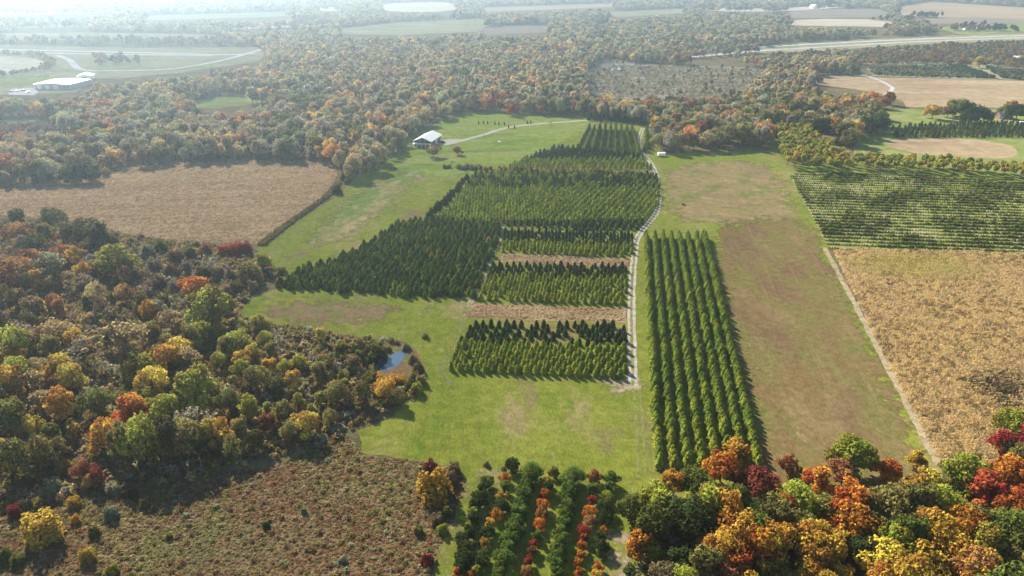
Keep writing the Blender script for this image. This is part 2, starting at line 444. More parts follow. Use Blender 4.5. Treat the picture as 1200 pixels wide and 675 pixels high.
def scatter(name, protos, pts, scl, tint, label, variant=None, rot=None):
    n = len(pts)
    if n == 0: return None
    pts = np.asarray(pts, float)
    if pts.shape[1] == 2: pts = np.concatenate([pts, np.zeros((n, 1))], 1)
    me = bpy.data.meshes.new(name); me.from_pydata(pts.tolist(), [], [])
    def put(nm, typ, arr, key, dt=np.float32):
        a = me.attributes.new(nm, typ, 'POINT'); a.data.foreach_set(key, np.ascontiguousarray(arr, dtype=dt).ravel())
    if variant is None: variant = rng.integers(0, len(protos), n)
    rz = rng.uniform(0, 6.283, n) if rot is None else rot
    put('variant', 'INT', variant, 'value', np.int32)
    put('rot', 'FLOAT_VECTOR', np.stack([rng.normal(0, .04, n), rng.normal(0, .04, n), rz], 1), 'vector')
    put('scl', 'FLOAT_VECTOR', scl, 'vector'); put('tint', 'FLOAT_VECTOR', tint, 'vector')
    o = obj(name, me); tag(o, label, kind='stuff')
    md = o.modifiers.new('scatter', 'NODES'); md.node_group = scatter_group(protos)
    return o
def grid_pts(poly, step, jit=.45, ang=0.0):
    """jittered grid points inside a world polygon"""
    q = np.array(poly); c, s = math.cos(ang), math.sin(ang); Rm = np.array([[c, s], [-s, c]]); k = q @ Rm.T
    lo, hi = k.min(0), k.max(0); sx, sy = step if isinstance(step, tuple) else (step, step)
    X, Y = np.meshgrid(np.arange(lo[0], hi[0], sx), np.arange(lo[1], hi[1], sy)); X = X + (np.arange(len(X)) % 2)[:, None] * sx * .5
    p = np.stack([X.ravel(), Y.ravel()], 1); p = p + rng.uniform(-1, 1, p.shape) * jit * np.array([sx, sy]); p = p @ Rm
    return p[inside(poly, p)]
def pal(n, items, var=.14):
    """random tints from a weighted palette"""
    w_ = np.array([i[1] for i in items], float); w_ /= w_.sum()
    c = np.array([TINT[i[0]] for i in items])[rng.choice(len(items), n, p=w_)]
    return c * rng.uniform(1 - var, 1 + var, (n, 1)) * rng.uniform(1 - var * .4, 1 + var * .4, (n, 3))
def pal_clustered(pts, items, metres, spread=.35, var=.12):
    """tints from an ordered palette so that neighbouring trees resemble each other"""
    n = len(pts); v = np.array([noise.noise(Vector((x / metres, y / metres, 5))) + .5 * noise.noise(Vector((x / metres * 2.7, y / metres * 2.7, 8))) for x, y in pts]) + rng.normal(0, spread, n)
    u = np.empty(n); u[np.argsort(v)] = (np.arange(n) + .5) / n
    w_ = np.array([i[1] for i in items], float); c = np.cumsum(w_) / w_.sum()
    k = np.searchsorted(c, u); t = np.array([TINT[i[0]] for i in items])[k]
    return t * rng.uniform(1 - var, 1 + var, (n, 1)) * rng.uniform(1 - var * .3, 1 + var * .3, (n, 3))
TINT = dict(
    yellow=(.41, .285, .05), gold=(.40, .235, .04), orange=(.40, .145, .03), rust=(.26, .115, .05), red=(.30, .055, .03), crimson=(.16, .03, .025),
    lime=(.24, .25, .035), olive=(.15, .135, .04), green=(.105, .125, .026), deep=(.045, .06, .018), tan=(.27, .20, .10), grey=(.20, .175, .135), brown=(.15, .105, .058),
    pine=(.19, .235, .035), pinelime=(.28, .31, .04), fir=(.055, .08, .028), spruce=(.16, .22, .035), spruceyellow=(.25, .285, .04), straw=(.46, .36, .235), corn=(.60, .46, .235), ochre=(.36, .29, .05), nursery=(.10, .145, .028), russet=(.20, .108, .055), sage=(.22, .22, .13))

# ================================================================ the setting
M_GROUND = ground_mat('woodland_floor', (.15, .12, .065), [((.19, .15, .08), 22, .42, .62), ((.09, .11, .035), 14, .5, .7), ((.16, .075, .045), 9, .58, .72)], (.6, 1.35), .9, .5)
M_MEADOW = ground_mat('meadow_grass', (.17, .20, .03), [((.215, .235, .04), 30, .42, .62), ((.27, .225, .095), 17, .52, .68), ((.13, .185, .022), 11, .54, .7), ((.33, .27, .14), 4.5, .6, .74), ((.21, .16, .08), 20, .56, .7), ((.25, .20, .09), 2.2, .6, .74)], (.72, 1.25), 1.5, .35, stretch=(1.0, .5), rot=.5, lines=[((.25, .235, .07), 1.8, .6, .78, 1.5), ((.14, .18, .028), 2.4, .6, .78, 1.68)])
M_LAWN = ground_mat('lawn_grass', (.19, .25, .032), [((.225, .255, .065), 24, .42, .6), ((.33, .29, .12), 15, .56, .72), ((.12, .18, .035), 30, .52, .66)], (.8, 1.2), 1.1, .3, stretch=(.45, 1.0), rot=-.3)
M_HAY = ground_mat('mown_hay_field', (.185, .128, .058), [((.165, .15, .05), 13, .42, .58), ((.225, .165, .08), 9, .5, .68), ((.165, .105, .06), 24, .5, .66), ((.13, .145, .04), 30, .6, .7), ((.30, .23, .13), 4, .64, .78)], (.7, 1.28), 1.7, .4, stretch=(1.0, .38), rot=.32, lines=[((.21, .155, .075), 1.3, .56, .76, .14), ((.16, .125, .053), 1.8, .6, .78, .14)])
M_DRYGRASS = ground_mat('dry_grass_field', (.25, .19, .09), [((.16, .17, .05), 14, .46, .62), ((.31, .24, .125), 7, .5, .7), ((.23, .165, .09), 18, .5, .65)], (.7, 1.25), 1.4, .4)
M_CROP = ground_mat('dry_crop_ground', (.29, .205, .12), [((.34, .25, .155), 20, .42, .62), ((.28, .18, .105), 34, .5, .66)], (.7, 1.25), 1.2, .5, stretch=(.35, 1.0), rot=-.15, lines=[((.24, .16, .095), 2.2, .55, .68, 1.45), ((.38, .29, .19), 2.8, .57, .7, 1.45)])
M_CORN = ground_mat('corn_ground', (.38, .28, .14), [((.44, .33, .17), 10, .45, .6)], (.6, 1.3), 1.5, .5)
M_WEEDS = ground_mat('weed_ground', (.20, .145, .075), [((.17, .165, .06), 12, .46, .6), ((.21, .115, .065), 16, .52, .64)], (.6, 1.35), 1.4, .5)
M_STRIP = ground_mat('straw_strip', (.30, .20, .105), [((.38, .27, .15), 5, .46, .6), ((.25, .12, .065), 6, .54, .66), ((.17, .18, .055), 9, .58, .7)], (.6, 1.3), 2.0, .6, stretch=(.25, 1.0))
M_NURSERY = ground_mat('nursery_ground', (.27, .26, .11), [((.24, .255, .07), 17, .42, .58), ((.38, .33, .2), 9, .52, .68)], (.75, 1.2), 1.2, .35)
M_GRAVEL = ground_mat('gravel', (.47, .43, .36), [((.34, .29, .22), 3, .5, .65), ((.5, .47, .42), 6, .5, .7)], (.8, 1.15), 2.5, .3)
M_DIRT = ground_mat('dirt_path', (.36, .29, .19), [((.22, .2, .08), 2.6, .5, .64), ((.44, .37, .26), 3, .52, .7)], (.75, 1.2), 2.0, .4)
M_CONCRETE = ground_mat('concrete_road', (.5, .49, .47), [((.42, .41, .39), 40, .45, .65)], (.92, 1.06), .5, .05)
M_MARSH = ground_mat('marsh', (.22, .20, .14), [((.29, .27, .21), 22, .44, .6), ((.15, .16, .085), 30, .5, .64), ((.11, .10, .075), 16, .57, .7), ((.25, .25, .11), 25, .58, .7)], (.65, 1.3), .5, .5, stretch=(.6, 1.0))
M_PALE = ground_mat('pale_field', (.48, .42, .31), [((.42, .36, .26), 60, .45, .65)], (.88, 1.1), .4, .2, stretch=(.3, 1))
M_TAN = ground_mat('stubble_field', (.36, .27, .165), [((.30, .21, .13), 60, .45, .62), ((.41, .32, .2), 25, .52, .68)], (.8, 1.15), .5, .3, stretch=(.25, 1))
M_FARGREEN = ground_mat('far_pasture', (.20, .235, .065), [((.27, .275, .10), 60, .45, .65)], (.88, 1.1), .4, .2)
M_DULL = ground_mat('rough_grassland', (.27, .25, .15), [((.21, .22, .10), 50, .45, .6), ((.34, .29, .19), 35, .52, .66)], (.8, 1.2), .5, .3, stretch=(.5, 1))
M_PLOUGH = ground_mat('ploughed_field', (.22, .18, .14), [((.27, .22, .17), 50, .45, .65)], (.85, 1.15), .5, .3, stretch=(.25, 1))

# ground: one sheet reaching the horizon
gv, gf = [], []; NX, NY = 60, 60
for j in range(NY + 1):
    for i in range(NX + 1): gv.append((-5800 + 11600 * i / NX, -300 + 6600 * j / NY, 0))
for j in range(NY):
    for i in range(NX): a = j * (NX + 1) + i; gf.append((a, a + 1, a + NX + 2, a + NX + 1))
struct('ground', mesh_np('ground', gv, gf, [M_GROUND]), 'brown and green woodland floor reaching to the horizon')

MEADOW = [(300, 291), (345, 262), (392, 232), (420, 205), (470, 165), (520, 140), (545, 131), (690, 138), (760, 149), (775, 180), (905, 176), (935, 208), (972, 294), (1106, 560),
          (1010, 660), (760, 760), (470, 760), (520, 640), (545, 575), (540, 548), (425, 532), (420, 505), (462, 488), (494, 455), (497, 425), (478, 402), (430, 396), (380, 390), (280, 374), (292, 352), (335, 333), (322, 312)]
sheet('meadow', MEADOW, .02, M_MEADOW, 1.0, label='mown green meadow between the tree blocks and the weedy field')
soft_sheet('lawn', [(475, 172), (520, 141), (548, 131), (690, 138), (695, 148), (655, 172), (590, 198), (520, 208), (450, 205)], .04, M_LAWN, step=3, rnd=2, label='bright green lawn round the white roofed barn')
soft_sheet('dry_field', [(784, 193), (898, 187), (917, 222), (944, 266), (900, 268), (850, 262), (790, 258), (782, 225)], .04, M_DRYGRASS, rnd=1, label='pale dry grass field beside the far end of the track')
soft_sheet('hay_field', [(834, 276), (880, 255), (946, 258), (967, 300), (1097, 548), (1060, 640), (820, 640), (888, 540)], .042, M_HAY, rnd=1, label='brown mown hay field beside the spruce rows')
soft_sheet('dry_field', [(350, 290), (405, 235), (455, 205), (500, 200), (470, 228), (430, 262), (390, 285)], .045, ground_mat('dry_meadow', (.23, .215, .075), [((.36, .29, .16), 12, .46, .62), ((.15, .2, .05), 16, .5, .64)], (.75, 1.2), 1.3, .35, stretch=(1, .5), rot=.7), rnd=2, label='dry patchy grass slope beside the ditch')
soft_sheet('bare_patch', [(305, 372), (330, 352), (420, 357), (470, 364), (430, 376), (360, 380)], .04, ground_mat('worn_grass', (.225, .165, .085), [((.16, .18, .05), 9, .5, .64)], (.75, 1.2), 1.3, .35), rnd=2, label='brown worn patch in the meadow below the dark pine block')
CROPF = [(-170, 232), (0, 222), (60, 213), (180, 193), (300, 188), (388, 190), (396, 204), (380, 233), (335, 264), (308, 286), (268, 286), (215, 282), (150, 276), (110, 262), (0, 252), (-150, 262)]
sheet('crop_field', CROPF, .03, M_CROP, 1.2, label='tan dry crop field in front of the long wood')
CORNF = [(977, 294), (1080, 294), (1320, 302), (1420, 470), (1330, 560), (1160, 600), (1098, 536), (1040, 425)]
sheet('corn_field', CORNF, .03, M_CORN, .6, label='field of dry standing corn')
NURS = [(925, 205), (990, 203), (1080, 206), (1300, 221), (1340, 306), (972, 291)]
sheet('nursery_field', NURS, .032, M_NURSERY, .6, label='striped nursery field of low shrub rows')
sheet('plantation_floor', [(908, 200), (1000, 209), (1300, 230), (1300, 214), (1000, 188), (985, 188), (950, 157), (903, 157)], .025, M_MEADOW, 1.0, label='grass under the yellow plantation trees')
WEEDF = [(90, 575), (150, 560), (230, 560), (330, 545), (400, 505), (428, 535), (500, 541), (540, 550), (543, 575), (516, 640), (480, 760), (-60, 760), (-40, 620)]
sheet('weed_field', WEEDF, .03, M_WEEDS, 1.0, label='overgrown brown and russet weed field')
sheet('straw_strip', [(541, 372), (552, 356), (736, 361), (734, 379), (640, 376)], .05, M_STRIP, .7, label='straw littered strip behind the nearest pine block')
sheet('straw_strip', [(581, 306), (588, 297), (742, 303), (738, 313), (640, 311)], .05, M_STRIP, .7, label='straw littered strip behind the middle pine block')
soft_sheet('mown_path', [(512, 760), (545, 640), (549, 590), (560, 566), (585, 552), (597, 553), (570, 580), (560, 640), (548, 760)], .05, ground_mat('trodden_grass', (.24, .225, .09), [((.16, .19, .05), 6, .48, .62)], (.8, 1.2), 1.6, .3), step=1, rnd=2, label='pale trodden grass path beside the bottom nursery rows')
soft_sheet('bare_strip', [(722, 612), (728, 610), (740, 665), (738, 700), (730, 690)], .05, M_DIRT, step=1, rnd=1, label='bare dirt strip right of the bottom nursery rows')

TRACK = [(742, 452), (741, 420), (740, 380), (740, 340), (743, 300), (746, 278), (757, 265), (770, 250), (773, 232), (770, 208), (764, 191), (752, 180), (748, 166), (753, 150)]
ribbon('gravel_track', TRACK, 2.7, .06, M_GRAVEL, ((-.5, -.16), (.16, .5)), .12, 1.2, label='pale two rut gravel track running past the pine blocks')
ribbon('track_verge', TRACK, 3.1, .05, ground_mat('track_verge', (.25, .23, .10), [((.17, .19, .05), 3, .45, .6), ((.36, .3, .2), 2, .52, .66)], (.8, 1.2), 2, .4), ((-.5, .5),), .12, 1.5, label='worn dirt and grass under the gravel track')
ribbon('driveway', [(512, 168), (530, 166.5), (548, 163), (572, 156.5), (590, 150), (620, 146), (645, 144), (690, 141)], 4.2, .06, M_GRAVEL, ((-.5, .5),), .06, 2, label='curved pale drive leading from the barn')
sheet('gravel_yard', [(506, 169.5), (520, 163.5), (540, 163), (552, 163), (538, 167), (524, 170.5)], .07, M_GRAVEL, .4, rnd=2, label='gravel yard beside the barn')
ribbon('farm_path', [(592, 266), (583, 285), (570, 314), (556, 346), (549, 360)], 2.3, .055, M_DIRT, ((-.5, -.08), (.1, .5)), .22, 1.3, label='thin dirt path between the dark pine block and middle blocks')
ribbon('field_path', [(966, 290), (985, 325), (1010, 372), (1045, 440), (1078, 502), (1100, 545)], 1.9, .055, M_DIRT, ((-.5, .5),), .25, 1.0, it=1, label='pale dirt path along the edge of the corn field')
ribbon('wheel_tracks', [(746, 455), (750, 500), (752, 560)], 2.4, .06, ground_mat('worn_tracks', (.24, .23, .08), [((.15, .18, .05), 3, .45, .6)], (.8, 1.2), 1.6, .3), ((-.5, -.2), (.2, .5)), .1, 1.0, label='faint wheel tracks in the grass below the gravel track')

ribbon('worn_path', [(549, 360), (541, 378), (533, 402), (520, 428), (517, 442), (530, 450)], 2.2, .056, ground_mat('faint_path', (.23, .2, .08), [((.15, .18, .045), 2.5, .44, .58)], (.8, 1.2), 1.6, .3), ((-.5, -.12), (.15, .5)), .3, 1.2, label='faint worn path left of the nearest pine block')
soft_sheet('bare_ground', [(700, 446), (738, 444), (750, 450), (748, 460), (722, 453)], .046, M_DIRT, step=1, rnd=1, label='worn dirt at the near end of the gravel track')
# water
wm = new_mat('water'); b = NB(wm); pr = b.n('ShaderNodeBsdfPrincipled'); pr.inputs['Base Color'].default_value = (.03, .06, .10, 1); pr.inputs['Roughness'].default_value = .04; pr.inputs['IOR'].default_value = 1.33
geo = b.n('ShaderNodeNewGeometry'); bp = b.n('ShaderNodeBump'); bp.inputs['Strength'].default_value = .05; bp.inputs['Distance'].default_value = .05
b.l(b.noise(geo.outputs['Position'], 1.8, 3), bp.inputs['Height']); b.l(bp.outputs[0], pr.inputs['Normal']); oo = b.n('ShaderNodeOutputMaterial'); b.l(pr.outputs[0], oo.inputs[0])
PONDP = [(440, 432), (452, 419), (466, 411), (476, 412), (475, 419), (463, 432), (450, 436)]
sheet('pond_bank', [(424, 440), (440, 410), (470, 399), (492, 412), (497, 440), (480, 462), (450, 458)], .035, M_WEEDS, .6, rnd=2, label='weedy brown bank round the small pond')
sheet('pond', PONDP, .055, wm, .3, rnd=2, label='small blue pond at the edge of the wood')
sheet('stream_pool', [(126, 441), (132, 436), (141, 434), (139, 438), (132, 443)], .05, wm, .3, rnd=1, label='glint of water among the trees of the left wood')

# far open land (photo pixels), each its own sheet
FAR = [
 ('rough_grassland', [(-200, 56), (0, 52), (150, 56), (300, 55), (318, 60), (300, 72), (205, 86), (140, 92), (110, 92), (90, 108), (0, 112), (-200, 114)], M_DULL, 'rough pale grassland round the highway and warehouse'),
 ('pale_field', [(-200, 68), (0, 66), (40, 68), (55, 73), (40, 82), (0, 88), (-200, 94)], M_PALE, 'pale harvested field by the highway'),
 ('pasture', [(5, 92), (60, 87), (52, 96), (30, 101), (0, 101)], M_FARGREEN, 'green strip beside the warehouse'),
 ('field_strip', [(95, 38), (230, 40), (310, 45), (240, 49), (110, 46), (0, 49), (-120, 50), (-100, 40)], M_DULL, 'dull field beyond the highway'),
 ('pale_field', [(40, 3), (85, 1), (82, 5), (45, 7)], M_PALE, 'tiny pale field at the hazy skyline'),
 ('pasture', [(15, 28), (100, 27), (104, 32), (20, 33)], M_FARGREEN, 'hazy green field far behind the warehouse'),
 ('pale_field', [(370, 8), (400, 9), (402, 13), (372, 13)], M_PALE, 'small pale field left of the large pale one'),
 ('pale_field', [(448, 4), (520, 2), (538, 6), (530, 14), (460, 14), (445, 10)], M_PALE, 'large pale field near the top'),
 ('stubble_field', [(396, 34), (470, 26), (566, 22), (572, 30), (560, 37), (480, 41), (400, 40)], M_DULL, 'pale green field behind the long wood'),
 ('ploughed_field', [(564, 34), (600, 30), (648, 30), (640, 38), (570, 41)], M_PLOUGH, 'grey ploughed patch behind the long wood'),
 ('red_field', [(690, 26), (736, 24), (738, 28), (695, 30)], ground_mat('russet_field', (.3, .14, .1), [((.25, .16, .1), 30, .45, .6)], (.85, 1.15), .4, .2), 'russet field by the far tree belt'),
 ('stubble_field', [(150, 19), (330, 14), (362, 18), (180, 24)], M_DULL, 'dull hazy field far beyond the highway'),
 ('pale_field', [(250, 31), (385, 26), (392, 30), (262, 35)], M_PALE, 'pale hazy strip left of the pale green field'),
 ('stubble_field', [(560, 9), (718, 4), (724, 8), (570, 14)], M_TAN, 'tan hazy field right of the large pale one'),
 ('stubble_field', [(702, 15), (798, 10), (812, 15), (722, 20)], M_DULL, 'dull strip field near the skyline centre'),
 ('pale_field', [(-120, 15), (118, 12), (130, 16), (-120, 20)], M_PALE, 'washed out field at the top left corner'),
 ('clearing', [(212, 126), (232, 117), (262, 112), (330, 111), (318, 119), (280, 124), (240, 128)], M_FARGREEN, 'grassy clearing inside the left wood'),
 ('clearing', [(-60, 144), (20, 139), (84, 144), (74, 154), (0, 157), (-60, 160)], M_DULL, 'tan clearing at the left edge'),
 ('marsh', [(686, 86), (700, 76), (716, 70), (740, 74), (800, 77), (890, 79), (902, 88), (884, 99), (850, 112), (806, 118), (730, 117), (690, 113)], M_MARSH, 'grey marsh with open water and dead stems'),
 ('highway_verge', [(878, 56), (960, 48), (1060, 43), (1200, 39), (1400, 33), (1400, 44), (1200, 47), (1060, 53), (960, 60), (890, 63)], M_DULL, 'pale verge along the highway'),
 ('pale_field', [(916, 27), (945, 22), (1040, 23), (1050, 32), (1000, 31), (925, 30)], M_PALE, 'whitish field behind the highway wood'),
 ('ploughed_field', [(922, 12), (1030, 10), (1048, 20), (930, 21)], M_PLOUGH, 'grey field above the whitish one'),
 ('pale_field', [(820, 9), (905, 10), (990, 5), (990, 9), (900, 14), (824, 13)], M_PALE, 'thin pale strip field at the skyline'),
 ('stubble_field', [(1050, 9), (1090, 2), (1200, 9), (1400, 16), (1400, 26), (1200, 22), (1120, 21), (1060, 19)], M_TAN, 'wide tan field in the top right corner'),
 ('ploughed_field', [(1085, 22), (1140, 20.5), (1400, 26.5), (1400, 32), (1180, 27.5), (1090, 28)], M_PLOUGH, 'brown field above the green pasture'),
 ('pasture', [(1092, 33), (1130, 29), (1200, 28), (1400, 32.5), (1400, 36), (1200, 38), (1130, 41)], M_FARGREEN, 'green pasture round the far farmstead'),
 ('scrubland', [(1000, 62), (1080, 55), (1200, 50), (1400, 47), (1400, 96), (1170, 93), (1120, 77), (1010, 76)], M_DULL, 'scrubby land below the highway'),
 ('nursery_field', [(1012, 77), (1120, 76), (1166, 93), (1100, 91.5), (1022, 89)], ground_mat('far_nursery', (.22, .24, .12), [((.30, .29, .17), 14, .45, .6)], (.7, 1.25), .6, .4, stretch=(1, .3), rot=.5), 'grey green nursery field below the scrub'),
 ('tan_field', [(948, 91), (985, 88), (1020, 91), (1100, 92), (1200, 95), (1400, 99), (1400, 130), (1200, 127), (1064, 126), (1046, 112), (1010, 106), (960, 100)], M_TAN, 'tan stubble field with a track through it'),
 ('grass_strip', [(1040, 128), (1200, 128), (1400, 134), (1400, 222), (1200, 206), (1000, 188), (1000, 170), (1030, 152)], M_FARGREEN, 'green grass round the small tan field'),
 ('oval_field', [(1030, 167), (1070, 162), (1140, 163), (1185, 170), (1196, 180), (1180, 187), (1130, 185), (1060, 179)], M_TAN, 'small oval tan field behind the yellow trees'),
]
rnds = {'oval_field': 2, 'marsh': 1, 'clearing': 2, 'pale_field': 1}
for i, (nm, px, mt, lb) in enumerate(FAR):
    sheet(nm, px, .08 + .004 * i, mt, 1.5 if px[0][1] > 100 else 4, step=max(1.5, G(*px[0])[1] / 160), label=lb, rnd=rnds.get(nm, 0))
ribbon('highway', [(-250, 55), (0, 58), (150, 61.5), (275, 65), (300, 62)], 13, .25, M_CONCRETE, label='far carriageway of the pale highway at left', step=20, jit=.02)
ribbon('highway', [(-250, 58.5), (0, 61), (100, 63.5), (250, 65.5)], 11, .26, M_CONCRETE, label='near carriageway of the pale highway at left', step=20, jit=.02)
ribbon('slip_road', [(66, 65), (80, 69), (86, 75), (90, 80), (102, 83.5), (130, 83), (190, 82.5), (230, 77), (270, 69), (306, 58)], 8, .28, M_CONCRETE, label='curving slip road off the highway', step=12, jit=.03)
ribbon('highway', [(800, 62), (880, 55.5), (960, 51.5), (1060, 46.5), (1200, 41.5), (1420, 34)], 14, .25, M_CONCRETE, label='far carriageway of the highway at right', step=20, jit=.02)
ribbon('highway', [(800, 68), (890, 59.5), (960, 55.5), (1060, 49.5), (1200, 44), (1420, 37)], 12, .26, M_CONCRETE, label='near carriageway of the highway at right', step=20, jit=.02)
ribbon('farm_track', [(1008, 88), (1024, 91), (1040, 99), (1048, 104), (1036, 112)], 4, .25, M_CONCRETE, label='pale farm track curving through the tan field', step=6)
for pxs, lb in (([(700, 81), (722, 76), (736, 79), (722, 83)], 'pale open water at the left of the marsh'), ([(720, 64), (733, 61), (735, 64), (722, 67)], 'small pale pool in the wood above the marsh'), ([(746, 79), (762, 77), (760, 81), (748, 82)], 'small open pool inside the marsh')):
    sheet('marsh_pool', pxs, .27, wm, 1.0, step=3, rnd=1, label=lb)

# ================================================================ plantations
ORD = ['first', 'second', 'third', 'fourth', 'fifth', 'sixth', 'seventh', 'eighth', 'ninth', 'tenth', 'eleventh', 'twelfth']
def ordw(i):
    if i < len(ORD): return ORD[i]
    n = i + 1; return '%d%s' % (n, 'th' if 10 < n % 100 < 14 else {1: 'st', 2: 'nd', 3: 'rd'}.get(n % 10, 'th'))
def plant(name, label, cat, group, xy, H, W, tint, meshes, rz=None, z=0.0, drop=0.0):
    e = bpy.data.objects.new(name, None); COL.objects.link(e); e.empty_display_size = .5
    e.location = (xy[0], xy[1], z); e.rotation_euler = (random.gauss(0, .02), random.gauss(0, .02), random.uniform(0, 6.28) if rz is None else rz)
    c = obj('crown', meshes[0], e, loc=(0, 0, -drop * H), scl=(W, W, H)); c['tint'] = [float(t) for t in tint]
    obj('trunk', meshes[1], e, scl=(max(W, H * .55),) * 2 + (H,))
    tag(e, label, cat, group); return e

def quad_rows(px, rows, cols, jit=.16, stag=True):
    """px: front-left, front-right, back-right, back-left -> [(row, col, x, y)], row 0 in front"""
    fl, fr, br, bl = [Vector(G(*p)) for p in px]; out = []
    for r in range(rows):
        t = r / max(1, rows - 1); a, c = fl.lerp(bl, t), fr.lerp(br, t); L = (c - a).length
        for k in range(cols):
            u = (k + (.5 if stag and r % 2 else 0)) / cols
            p = a.lerp(c, u); out.append((r, k, p.x + random.gauss(0, jit), p.y + random.gauss(0, jit)))
    return out
def tintv(*names, var=.16):
    c = TINT[random.choice(names)]; k = random.uniform(1 - var, 1 + var)
    return tuple(x * k * random.uniform(.95, 1.05) for x in c)
pines = []   # dict per tree
def add_block(key, phrase, px, rows, cols, h, dark_from, skip=0.03, jit=.16, wr=1.0, tints=(('pine', 'pinelime', 'pinelime'), ('fir', 'fir', 'deep')), clip=None):
    for r, k, x, y in quad_rows(px, rows, cols, jit):
        if random.random() < skip + (.02 if r >= dark_from else 0): continue
        if clip is not None and not inside(clip, np.array([[x, y]]))[0]: continue
        dk = r >= dark_from
        H = random.gauss(h, h * .11) * (.88 if dk else 1)
        pines.append(dict(key=key, phrase=phrase, row=r, x=x, y=y, H=max(1.6, H), W=H * random.uniform(.86, 1.04) * wr, tint=tintv(*tints[1 if dk else 0]), dark=dk))
add_block('a', 'the nearest pine block', [(529, 434), (737, 443), (735, 384), (549, 384)], 11, 21, 3.15, 6, jit=.1)
add_block('b', 'the middle pine block', [(564, 351), (737, 357), (737, 315), (578, 313)], 11, 20, 3.1, 7, jit=.1)
add_block('c', 'the third pine block', [(590, 295), (744, 301), (744, 276), (592, 273)], 9, 19, 3.0, 4, jit=.1)
# dense dark block on the left
BD = GP([(322, 338), (345, 322), (392, 306), (440, 284), (468, 262), (520, 258), (588, 266), (583, 286), (556, 349), (500, 350), (400, 343)])
for x, y in grid_pts(BD, (2.75, 2.75), .2, .3):
    H = random.gauss(3.3, .4); pines.append(dict(key='d', phrase='', row=0, x=x, y=y, H=H, W=H * random.uniform(1.0, 1.2), tint=tintv('nursery', 'green', 'nursery', 'green', 'pine') if random.random() > .012 else tintv('gold'), dark=False))
BE = GP([(505, 262), (528, 245), (556, 206), (600, 203), (770, 207), (773, 232), (768, 249), (755, 262), (745, 272), (640, 268), (590, 264)])
for x, y in grid_pts(BE, (3.1, 3.5), .06, .02):
    pxy = P(x, y); H = random.gauss(3.3, .3); dk = pxy[1] < 222 and random.random() < .6 or pxy[1] > 262
    pines.append(dict(key='e', phrase='', row=0, x=x, y=y, H=H, W=H * random.uniform(1.0, 1.12), tint=tintv('fir', 'green') if dk else tintv('pine', 'pine', 'pinelime', 'pinelime') if random.random() > .004 else tintv('gold'), dark=dk))
BF = GP([(588, 199), (650, 176), (690, 177), (752, 185), (764, 199), (680, 200)])
for x, y in grid_pts(BF, (3.1, 4.2), .08, .02):
    pxy = P(x, y); H = random.gauss(3.4, .4); dk = pxy[1] < 189
    pines.append(dict(key='f', phrase='', row=0, x=x, y=y, H=H * (1.15 if dk else 1), W=H * .9, tint=tintv('fir', 'deep') if dk else tintv('pine', 'pinelime'), dark=dk))
BG = GP([(1042, 153), (1120, 147), (1200, 146), (1400, 152), (1400, 168), (1200, 162), (1120, 163), (1050, 162)])
for x, y in grid_pts(BG, (4, 6), .15, .0):
    H = random.gauss(4.6, .6); pines.append(dict(key='g', phrase='', row=0, x=x, y=y, H=H, W=H * .85, tint=tintv('fir', 'deep', 'green'), dark=True))
for p in pines: p['size'] = p['H'] / depth_of(p['x'], p['y'])
lead = sorted([p for p in pines if p['key'] in 'ab'], key=lambda p: -p['size'])[:300]
ids = set(map(id, lead))
rowsd = {}
for p in lead: rowsd.setdefault((p['key'], p['row']), []).append(p)
for (key, r), L in sorted(rowsd.items()):
    L.sort(key=lambda p: p['x'])
    for i, p in enumerate(L):
        rowp = 'front row' if r == 0 else ordw(r) + ' row'
        look = 'dark green' if p['dark'] else 'bright green'
        plant('pine_tree', '%s pine, %s from left, %s of %s' % (look, ordw(i), rowp, p['phrase']), 'pine tree', 'pines in ' + p['phrase'], (p['x'], p['y']), p['H'], p['W'], p['tint'], PINE[i * 7 % 3])
def stuff_pines(keys, label, protos, name='pine_rows'):
    L = [p for p in pines if p['key'] in keys and id(p) not in ids]
    scatter(name, protos, [(p['x'], p['y']) for p in L], [(p['W'], p['W'], p['H']) for p in L], [p['tint'] for p in L], label)
PJ = [m[2] for m in PINE]; SJ = [m[2] for m in SPRUCE]
stuff_pines('b', 'back rows of the middle pine block', PJ); stuff_pines('c', 'pines of the third block behind the straw strip', PJ)
stuff_pines('d', 'dense dark block of pines left of the thin dirt path', PJ); stuff_pines('e', 'large block of young pines inside the bend of the track', PINE_LO)
stuff_pines('f', 'short pines in front of the tall spruce columns', PINE_LO); stuff_pines('g', 'dark conifers by the blue roofed shed', PINE_LO)

# spruce columns right of the track
spr = []
for k in range(8):
    a, c = Vector(G(757 + 9.7 * k, 279)), Vector(G(772 + 16.6 * k, 548)); n = int((a - c).length / 1.9)
    for i in range(n + 1):
        p = c.lerp(a, i / n); x, y = p.x + random.gauss(0, .15), p.y + random.gauss(0, .3)
        H = random.gauss(3.9, .25); spr.append(dict(k=k, i=i, x=x, y=y, H=H, W=H * random.uniform(1.0, 1.2), tint=tintv('spruce', 'spruce', 'spruceyellow') if i > 6 else tintv('spruceyellow', 'spruce', 'pinelime')))
spr.sort(key=lambda p: -p['H'] * 0 - 1.0 / depth_of(p['x'], p['y']))
for n, p in enumerate(spr[:300]):
    plant('spruce_tree', 'green spruce, %s from the near end of the %s column beside the track' % (ordw(p['i']), ordw(p['k'])), 'spruce tree', 'spruces in the columns right of the track', (p['x'], p['y']), p['H'], p['W'], p['tint'], SPRUCE[n % 3])
rest = spr[300:]
scatter('spruce_rows', SJ, [(p['x'], p['y']) for p in rest], [(p['W'], p['W'], p['H']) for p in rest], [p['tint'] for p in rest], 'far ends of the spruce columns right of the track')
